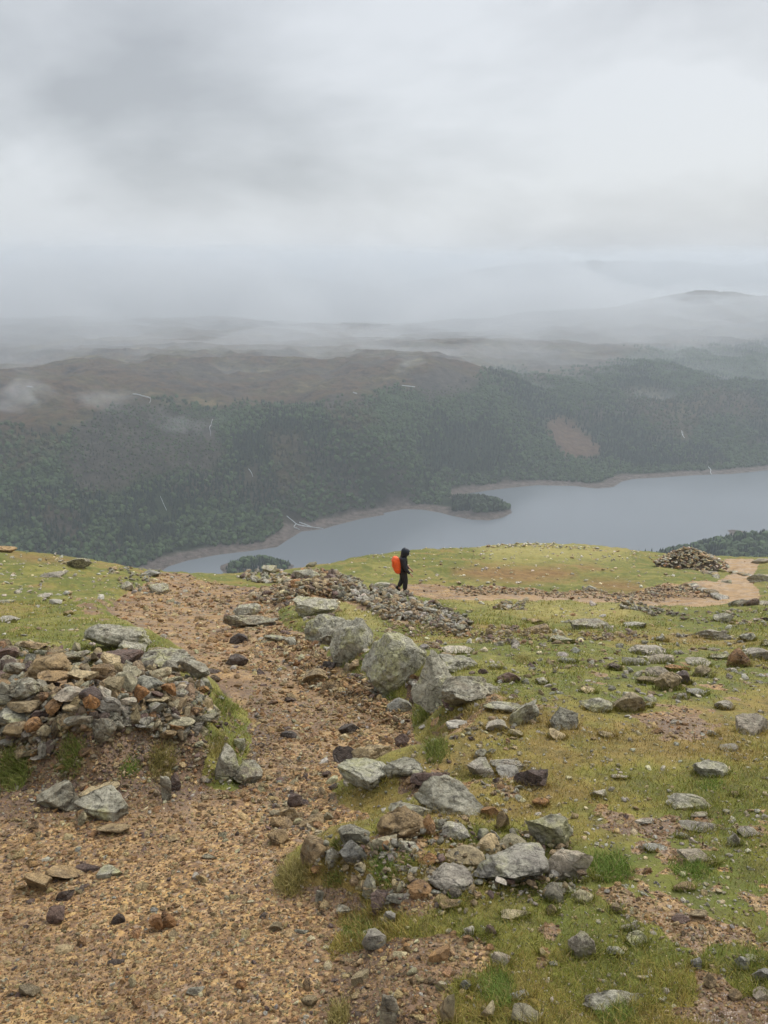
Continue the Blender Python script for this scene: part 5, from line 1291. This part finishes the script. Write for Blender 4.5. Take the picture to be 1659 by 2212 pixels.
plant(bag, gx, gy, gz, rng.uniform(0, 1, n) < .7, rng.uniform(9, 15, n) * np.clip(1.25 - np.hypot(gx + 207, gy - 1195) / 75, .6, 1.2), np.full(n, .1), np.ones(n, bool))
o = bag.build('island_wood', M_TREE, False); tag(o, 'small wooded island showing just above the brow', None, None, 'stuff')
# a few conifers one can tell apart on the skyline left of the cairn
g = NB('bark'); g.bsdf((.08, .06, .045), .9); M_BARK = g.m
for k, (u, vtop, h) in enumerate([(632, 550.5, 13), (639, 549, 15), (645.5, 548.2, 16), (652, 547.6, 16), (663, 547, 15), (671, 546, 14)]):
    Yt = 1205 + 4 * k; x, y, ztop = px_at(u, vtop, Yt); zb = float(z_valley(np.array([x]), np.array([float(y)]))[0]); hh_ = max(ztop - zb, 8)
    e = bpy.data.objects.new('conifer', None); COL.objects.link(e); e.location = (x, y, zb)
    tag(e, ['dark conifer', 'taller dark conifer', 'dark pointed conifer', 'fourth dark conifer', 'dark conifer', 'dark conifer'][k] + ', ' + ['leftmost of the row on the lake shore', 'second from the left on the lake shore', 'third from the left on the lake shore', 'from the left on the lake shore', 'fifth from the left on the lake shore', 'nearest the cairn on the lake shore'][k], 'tree', 'conifers standing out on the near lake shore')
    V_, F_ = crown(700 + k, 1, 2); V_ = V_ * np.array([hh_ * .42, hh_ * .42, hh_ * .9]); V_[:, 2] += hh_ * .1
    new_mesh('crown', V_, F_, M_TREE, False, {'tint': np.tile(np.append(FD_ * 1.1, 1), (len(V_), 1))}, e)
    a = np.linspace(0, 6.283, 7)[:-1]; V_ = [(.3 * math.cos(t), .3 * math.sin(t), zz) for zz in (-1.5, hh_ * .5) for t in a]
    new_mesh('trunk', V_, [(i, (i + 1) % 6, 6 + (i + 1) % 6, 6 + i) for i in range(6)], M_BARK, False, None, e)
#--END-FOREST

# trees of the wooded spit, set closer together
bag = Bag()
su = rng.uniform(453, 526, 1500); sv = rng.uniform(496, 526, 1500); x, y = map(np.array, zip(*on_water(list(zip(su, sv)))))
k = (poly_sd(su, sv, spit) < 0) & (poly_sd(x, y, SPITW) < -10); x, y = x[k], y[k]; n = len(x)
plant(bag, x, y, z_valley(x, y), rng.uniform(0, 1, n) < .8, rng.uniform(13, 18, n), np.full(n, .1), np.ones(n, bool))
for q_ in bag.C: q_[:, :3] *= .55  # crown tints darkened, standing in for the deep shading inside a large forest
o = bag.build('spit_wood', M_TREE, False); tag(o, 'dark trees covering the rounded spit in the lake', None, None, 'stuff')

# ------------------------------------------------------------------ cairn
cx, cy, cz, _ = hit([696], [570.5]); cx, cy, cz = float(cx[0]), float(cy[0]), float(cz[0])
cd = cy * math.cos(PITCH) - cz * math.sin(PITCH); ppm = FPX / cd
cw, chh = 72 / ppm, 18.5 / ppm
cairn = bpy.data.objects.new('cairn', None); COL.objects.link(cairn); cairn.location = (cx, cy + cw * .28, cz)
tag(cairn, 'tall conical heap of brown stones beside the sandy bend on the brow', 'cairn')
r_ = np.random.default_rng(5); st = []
for k in range(760):
    a = r_.uniform(0, 6.283); f = r_.uniform(0, 1)**.6; pk = .06 * cw
    xx = math.cos(a) * f * cw / 2 * (1.12 if math.cos(a) > 0 else .95); yy = math.sin(a) * f * cw * .30
    zz = chh * max(0, 1 - f)**.82 * (1 + .05 * r_.normal()) - .05
    st.append((xx - pk * (1 - f), yy, zz, min(.5, r_.uniform(.14, .26) * (1.5 if r_.uniform() < .15 else 1))))
st.sort(key=lambda s_: (s_[1] > 0, -s_[3]))
rest = Bag(); VR = []
for k, (xx, yy, zz, wv) in enumerate(st):
    lvl = STONE_LOW[1][k % 8]; sc = np.array([[wv, wv * .8, wv * .42]]); ro = rotm(*[np.array([v_]) for v_ in (r_.normal() * .3, r_.normal() * .3, r_.uniform(0, 6.28))])
    c = colours('brown' if r_.uniform() < .45 else 'grey', 1) * np.array([1.3, 1.3, 1.3, 1])
    if k < 100:
        b1 = Bag(); b1.add(*lvl, np.zeros((1, 3)), sc, ro, c); so = b1.build('stone', M_STONES, False, parent=cairn); so.location = (xx, yy, zz)
    else: rest.add(*lvl, np.array([[xx, yy, zz]]), sc, ro, c)
# packed core so that no daylight shows through
nn = 24; V_ = [(0, 0, chh * .86)]
for i in range(1, 7):
    f = i / 6
    for j in range(nn): a = 6.283 * j / nn; V_.append((math.cos(a) * f * cw * .47, math.sin(a) * f * cw * .27, chh * (1 - f)**.85 * .88 - .12))
F_ = [(0, 1 + j, 1 + (j + 1) % nn) for j in range(nn)]
for i in range(5):
    for j in range(nn): a_, b_ = 1 + i * nn + j, 1 + i * nn + (j + 1) % nn; F_ += [(a_, a_ + nn, b_ + nn), (a_, b_ + nn, b_)]
rest.V.append(np.array(V_)); rest.F.append(np.array(F_) + rest.n); rest.C.append(np.tile([.16, .115, .075, 0], (len(V_), 1))); rest.n += len(V_)
rest.build('packed_stones', M_STONES, False, parent=cairn, kind='stuff')
for i_, pts in enumerate([[(868, 1108), (960, 1135), (1060, 1165), (1140, 1195), (1225, 1232)], [(1020, 965), (1070, 985), (1150, 1020)], [(1300, 965), (1380, 985), (1490, 1005)], [(1340, 1290), (1420, 1305), (1510, 1312)]]):
    px_ = cp('R', pts); x, y, z, _ = hit([p[0] for p in px_], [p[1] for p in px_]); bb = Bag(); n = 26; tt = np.linspace(0, len(x) - 1, n)
    xs, ys = np.interp(tt, range(len(x)), x), np.interp(tt, range(len(x)), y); zs = ground_z(xs, ys)
    ang = np.arctan2(np.gradient(ys), np.gradient(xs)); L_ = np.hypot(xs[-1] - xs[0], ys[-1] - ys[0]) / n * 2.0
    place_rot = rotm(rng.normal(0, .1, n), rng.normal(0, .1, n), ang); Vb, Fb = STONE_LOW[1][2]
    bb.add(Vb, Fb, np.stack([xs, ys, zs + .06], -1), np.stack([np.full(n, L_), np.full(n, .42), np.full(n, .26)], -1), place_rot, colours('grey', n))
    o = bb.build('water_bar', M_STONES, False)
    tag(o, ['long row of edging stones crossing the sandy path below the cairn', 'short row of pale stones at the foot of the cairn', 'row of edging stones across the sandy path right of the cairn', 'row of edging stones at the lower right of the sandy bend'][i_], 'stone drain', 'stone drains across the sandy path')

# ------------------------------------------------------------------ walker
def skin(name, nodes, edges, mat, parent=None, sub=2, root=0):
    """nodes [(x,y,z,r or (rx,ry))] joined by edges and grown into one surface"""
    me = bpy.data.meshes.new(name); me.from_pydata([n_[:3] for n_ in nodes], edges, [])
    o = bpy.data.objects.new(name, me); COL.objects.link(o)
    m = o.modifiers.new('skin', 'SKIN'); m.use_smooth_shade = True
    if not me.skin_vertices: pass
    for i, n_ in enumerate(nodes):
        r_ = n_[3]; me.skin_vertices[0].data[i].radius = r_ if isinstance(r_, tuple) else (r_, r_); me.skin_vertices[0].data[i].use_root = (i == root)
    ss = o.modifiers.new('sub', 'SUBSURF'); ss.levels = sub; ss.render_levels = sub
    me.materials.append(mat)
    if parent: o.parent = parent
    return o
def cloth_mat(name, col, rough=.7, bs=25, bd=.01):
    g = NB(name); tc2 = g.n('ShaderNodeTexCoord').outputs['Object']
    g.bsdf(g.mix(g.mr(g.noise(6, 4, .6, tc2), .3, .7), tuple(c * .75 for c in col), col), rough, g.bump(g.noise(bs, 4, .6, tc2, 1.0), .8, bd), .35); return g.m
M_SKIN = cloth_mat('skin', (.55, .33, .24), .5, 60, .001); M_JKT = cloth_mat('black_shell', (.02, .021, .028), .5); M_TRS = cloth_mat('black_trousers', (.022, .022, .026), .7); M_BOOT = cloth_mat('dark_boot', (.018, .02, .017), .7); M_HOOD = cloth_mat('navy_hood', (.012, .018, .028), .5)
M_ORG = cloth_mat('orange_cover', (.95, .135, .03), .42, 9, .03); M_STRAP = cloth_mat('black_strap', (.02, .02, .02), .8)
px0, py0, pz0, _ = hit([404.5], [595.5], 23); px0, py0, pz0 = float(px0[0]), float(py0[0]), float(pz0[0])
person = bpy.data.objects.new('person', None); COL.objects.link(person); person.scale = (1.06,) * 3; person.location = (px0, py0, pz0 + .07); person.rotation_euler = (0, 0, RAD(8))
tag(person, 'walker in black hooded waterproofs facing right, head bowed, one foot trailing', 'person')
nodes = [(-.07, 0, .88, .07), (-.055, 0, 1.05, .08), (-.065, 0, 1.22, .085), (-.05, 0, 1.38, .07), (0, 0, 1.46, .06), (.035, 0, 1.53, (.085, .075)), (.045, 0, 1.60, (.085, .075)),
         (-.06, -.09, .80, .06), (.015, -.1, .46, .048), (-.01, -.1, .10, .045), (.12, -.1, .04, .035), (-.07, .09, .80, .06), (-.08, .1, .44, .048), (-.22, .1, .17, .04), (-.14, .1, .04, .035),
         (-.07, -.17, 1.30, .055), (-.02, -.23, 1.00, .042), (.15, -.22, .77, .03), (-.05, .17, 1.30, .055), (.05, .22, 1.02, .042), (.22, .17, .82, .03)]
edges = [(0, 1), (1, 2), (2, 3), (3, 4), (4, 5), (5, 6), (0, 7), (7, 8), (8, 9), (9, 10), (0, 11), (11, 12), (12, 13), (13, 14), (2, 15), (15, 16), (16, 17), (2, 18), (18, 19), (19, 20)]
for wi, sgn in ((17, -1), (20, 1)):
    wx, wy, wz = nodes[wi][:3]; pi = len(nodes); nodes.append((wx + .03, wy, wz - .03, (.030, .018))); edges.append((wi, pi))
    for q, (ox, oz, ln) in enumerate([(.035, -.015, .065), (.03, -.03, .075), (.02, -.042, .072), (.008, -.048, .058)]):
        k = len(nodes); nodes.append((wx + .05 + ox, wy + sgn * .002, wz - .05 + oz, .009)); nodes.append((wx + .05 + ox + ln * .45, wy + sgn * .004, wz - .05 + oz - ln * .5, .008)); nodes.append((wx + .05 + ox + ln * .4, wy - sgn * .02, wz - .05 + oz - ln * .85, .007))
        edges += [(pi, k), (k, k + 1), (k + 1, k + 2)]
    k = len(nodes); nodes.append((wx + .06, wy - sgn * .025, wz - .03, .010)); nodes.append((wx + .095, wy - sgn * .035, wz - .045, .009)); edges += [(pi, k), (k, k + 1)]
# nose, brow and chin of the bowed face
k = len(nodes); nodes += [(.125, 0, 1.525, .014), (.09, 0, 1.455, .03)]; edges += [(5, k), (4, k + 1)]
skin('body', nodes, edges, M_SKIN, person, 2)
skin('jacket', [(-.06, 0, .70, (.16, .20)), (-.055, 0, .88, (.15, .18)), (-.05, 0, 1.06, (.15, .175)), (-.065, 0, 1.24, (.155, .19)), (-.07, 0, 1.34, (.11, .12)), (-.045, 0, 1.42, (.085, .085)),
                (-.075, -.17, 1.29, .085), (-.03, -.22, 1.00, .075), (.05, -.215, .88, .068), (.16, -.21, .76, .052), (-.06, .18, 1.29, .075), (.035, .22, 1.00, .07), (.18, .17, .80, .052)],
     [(0, 1), (1, 2), (2, 3), (3, 4), (4, 5), (3, 6), (6, 7), (7, 8), (8, 9), (3, 10), (10, 11), (11, 12)], M_JKT, person, 2)
skin('trousers', [(-.07, 0, .86, (.13, .15)), (-.04, -.08, .74, (.13, .11)), (.015, -.09, .46, .105), (.0, -.10, .25, .092), (-.01, -.10, .09, .095), (-.07, .07, .74, (.125, .11)), (-.07, .09, .45, .10), (-.14, .10, .28, .088), (-.21, .10, .15, .085)],
     [(0, 1), (1, 2), (2, 3), (3, 4), (0, 5), (5, 6), (6, 7), (7, 8)], M_TRS, person, 2)
skin('boot', [(-.01, -.10, .16, .062), (-.03, -.10, .055, .055), (.07, -.10, .05, .05), (.17, -.10, .035, .038)], [(0, 1), (1, 2), (2, 3)], M_BOOT, person, 2)
skin('boot', [(-.22, .10, .20, .06), (-.29, .10, .11, .058), (-.22, .10, .05, .05), (-.13, .10, .01, .038)], [(0, 1), (1, 2), (2, 3)], M_BOOT, person, 2)
# hood: a shell round the head, peaked forward and open towards the face
V_, F_ = ICO[4]; V_ = V_.copy(); n_ = V_
hx = n_[:, 0]; hz = n_[:, 2]
V_ = V_ * np.array([.15, .135, .165]); V_[:, 0] += .055 * np.clip(hx, 0, 1)**2 * (hz > -.4) + .0; V_[:, 2] -= .05 * np.clip(hx, 0, 1); V_[:, 0] -= .05 * np.clip(-hz, 0, 1); V_[:, 2] -= .07 * np.clip(-hz, 0, 1)**2
face = (hx > .80) & (hz < .35) & (hz > -.75); keepf = ~face[F_].any(1)
used, inv = np.unique(F_[keepf], return_inverse=True)
ho = new_mesh('hood', V_[used] + np.array([.01, 0, 1.535]), inv.reshape(-1, 3), M_HOOD, True, None, person)
sm = ho.modifiers.new('thick', 'SOLIDIFY'); sm.thickness = .008
bp = bpy.data.objects.new('backpack', None); COL.objects.link(bp); bp.location = person.location; bp.rotation_euler = person.rotation_euler; bp.scale = person.scale
tag(bp, 'rucksack in a bright orange rain cover on the back of the walker', 'backpack')
V_ = ICO[4][0].copy(); t_ = V_.copy(); V_ = np.sign(t_) * np.abs(t_)**.72; V_ /= np.abs(V_).max(0)
V_ = V_ * np.array([.15, .16, .33]); zz = t_[:, 2]
V_[:, 0] *= 1 - .10 * np.clip(-zz, 0, 1); V_[:, 0] += -.30 - .05 * zz - .02 * (t_[:, 0] < 0) * np.exp(-((zz - .15) / .5)**2); V_[:, 2] += 1.05
V_[:, 0] += .03 * np.exp(-((zz + .22) / .08)**2) * (t_[:, 0] < 0); wr = .028 * fbm3(V_[:, 0] * 9, V_[:, 1] * 9, V_[:, 2] * 9, 3, 3); V_ += t_ * wr[:, None]
new_mesh('rain_cover', V_, ICO[4][1], M_ORG, True, None, bp)
for sy in (-.10, .10): skin('shoulder_strap', [(-.17, sy, 1.30, (.022, .012)), (-.09, sy, 1.43, (.022, .012)), (.05, sy, 1.36, (.022, .012)), (.08, sy * 1.2, 1.18, (.02, .01)), (.03, sy * 1.7, 1.0, (.015, .01)), (-.15, sy * 1.7, .92, (.015, .01))], [(i, i + 1) for i in range(5)], M_STRAP, bp, 1)
#--END-PERSON

# ------------------------------------------------------------------ mist: low cloud on the moor and torn wisps
def mist_slab(name, x0, x1, y0, y1, top, thick, dens, seed, label):
    nx, ny = 90, 60; gx, gy = np.meshgrid(np.linspace(x0, x1, nx), np.linspace(y0, y1, ny)); fx = (gx - x0) / (x1 - x0); fy = (gy - y0) / (y1 - y0)
    edge = np.clip(np.minimum(fx, 1 - fx) * 8, 0, 1) * sstep(fy, 0, .30) * np.clip((1 - fy) * 6, 0, 1) * (1 - (.65 * sstep(gx / gy, .12, .46) if y0 < 3000 else 0))
    th = np.clip(edge * (thick * (.55 + 1.1 * fbm2(gx / 600, gy / 600, 5, seed)) ), 1, None)
    ground = z_valley(gx.ravel(), gy.ravel(), False).reshape(gx.shape)
    lo = ground - 25; hi = ground + th * (1 + .35 * fbm2(gx / 160, gy / 160, 4, seed + 3)) * (edge > 0) + 0
    hi = np.maximum(np.minimum(hi, zmax + 30 * fbm2(gx / 500, gy / 500, 3, seed)), lo + 1)
    P = np.concatenate([np.stack([gx, gy, lo], -1).reshape(-1, 3), np.stack([gx, gy, hi], -1).reshape(-1, 3)])
    f = grid_faces(ny, nx); n = nx * ny; F = [f, f[:, ::-1] + n]
    rim = list(range(nx)) + [i * nx + nx - 1 for i in range(1, ny)] + list(range(ny * nx - 2, (ny - 1) * nx - 1, -1)) + [i * nx for i in range(ny - 2, 0, -1)]
    F.append(np.array([(a, b_, b_ + n, a + n) for a, b_ in zip(rim, rim[1:] + rim[:1])]))
    o = new_mesh(name, P, np.concatenate(F), vol_mat(name + '_air', dens, (.81, .835, .86)), False, kind='stuff'); o['label'] = label; return o
mist_slab('mist', -4200, 4200, 2250, 6200, 0, 330, .0017, 301, 'low cloud lying on the moor beyond the lake')
mist_slab('mist', -6500, 6500, 4500, 9300, 0, 1400, .0010, 305, 'cloud hiding the far mountains')
def wisp(u, v, Y, wpx, hpx, seed, dens, label):
    x, y, z = px_at(u, v, Y); m, t = material('wisp_air'); N_ = t.nodes; o_ = N_.new('ShaderNodeOutputMaterial'); p = N_.new('ShaderNodeVolumePrincipled'); p.inputs['Color'].default_value = (.97, .98, 1, 1); p.inputs['Anisotropy'].default_value = .2
    tcn = N_.new('ShaderNodeTexCoord'); ns = N_.new('ShaderNodeTexNoise'); ns.inputs['Scale'].default_value = 1.7; ns.inputs['Detail'].default_value = 5; ns.inputs['Roughness'].default_value = .6; ns.inputs['Distortion'].default_value = .8
    mpn = N_.new('ShaderNodeMapping'); mpn.inputs['Location'].default_value = (seed * 3.1, seed, 0); mpn.inputs['Rotation'].default_value = (0, .5, 0); t.links.new(tcn.outputs['Object'], mpn.inputs[0]); t.links.new(mpn.outputs[0], ns.inputs['Vector'])
    ln = N_.new('ShaderNodeVectorMath'); ln.operation = 'LENGTH'; t.links.new(tcn.outputs['Object'], ln.inputs[0])
    a = N_.new('ShaderNodeMapRange'); a.inputs[1].default_value = .0; a.inputs[2].default_value = .95; a.inputs[3].default_value = .16; a.inputs[4].default_value = -.30; t.links.new(ln.outputs['Value'], a.inputs[0])
    b_ = N_.new('ShaderNodeMath'); b_.operation = 'ADD'; t.links.new(a.outputs[0], b_.inputs[0]); t.links.new(ns.outputs['Fac'], b_.inputs[1])
    c = N_.new('ShaderNodeMapRange'); c.inputs[1].default_value = .50; c.inputs[2].default_value = .85; c.inputs[3].default_value = 0; c.inputs[4].default_value = dens; t.links.new(b_.outputs[0], c.inputs[0])
    t.links.new(c.outputs[0], p.inputs['Density']); t.links.new(p.outputs[0], o_.inputs['Volume'])
    wq, hq = wpx / FPX * Y, hpx / FPX * Y
    o = new_mesh('mist', ICO[3][0], ICO[3][1], m, False, kind='stuff'); o.location = (x, y, z); o.scale = (wq / 2, 60, hq / 2); o['label'] = label
wisp(8, 391, 1420, 170, 120, 1, .03, 'bright wisp of mist at the left edge over the moor')
wisp(99, 399, 1430, 160, 80, 2, .018, 'torn wisp of mist above the dark crag')
wisp(186, 420, 1500, 170, 80, 3, .012, 'faint wisp of mist over the upper wood')
wisp(408, 362, 1800, 90, 44, 4, .014, 'small wisp of mist over the grey knoll')
wisp(515, 335, 2300, 240, 90, 6, .009, 'soft wisp of mist rising from the moor')
wisp(300, 350, 2500, 300, 50, 8, .006, 'low drift of mist over the middle of the moor')
wisp(90, 345, 2500, 280, 60, 9, .006, 'low drift of mist over the left of the moor')
wisp(620, 338, 2800, 260, 60, 11, .005, 'low drift of mist below the right hill')
#--END
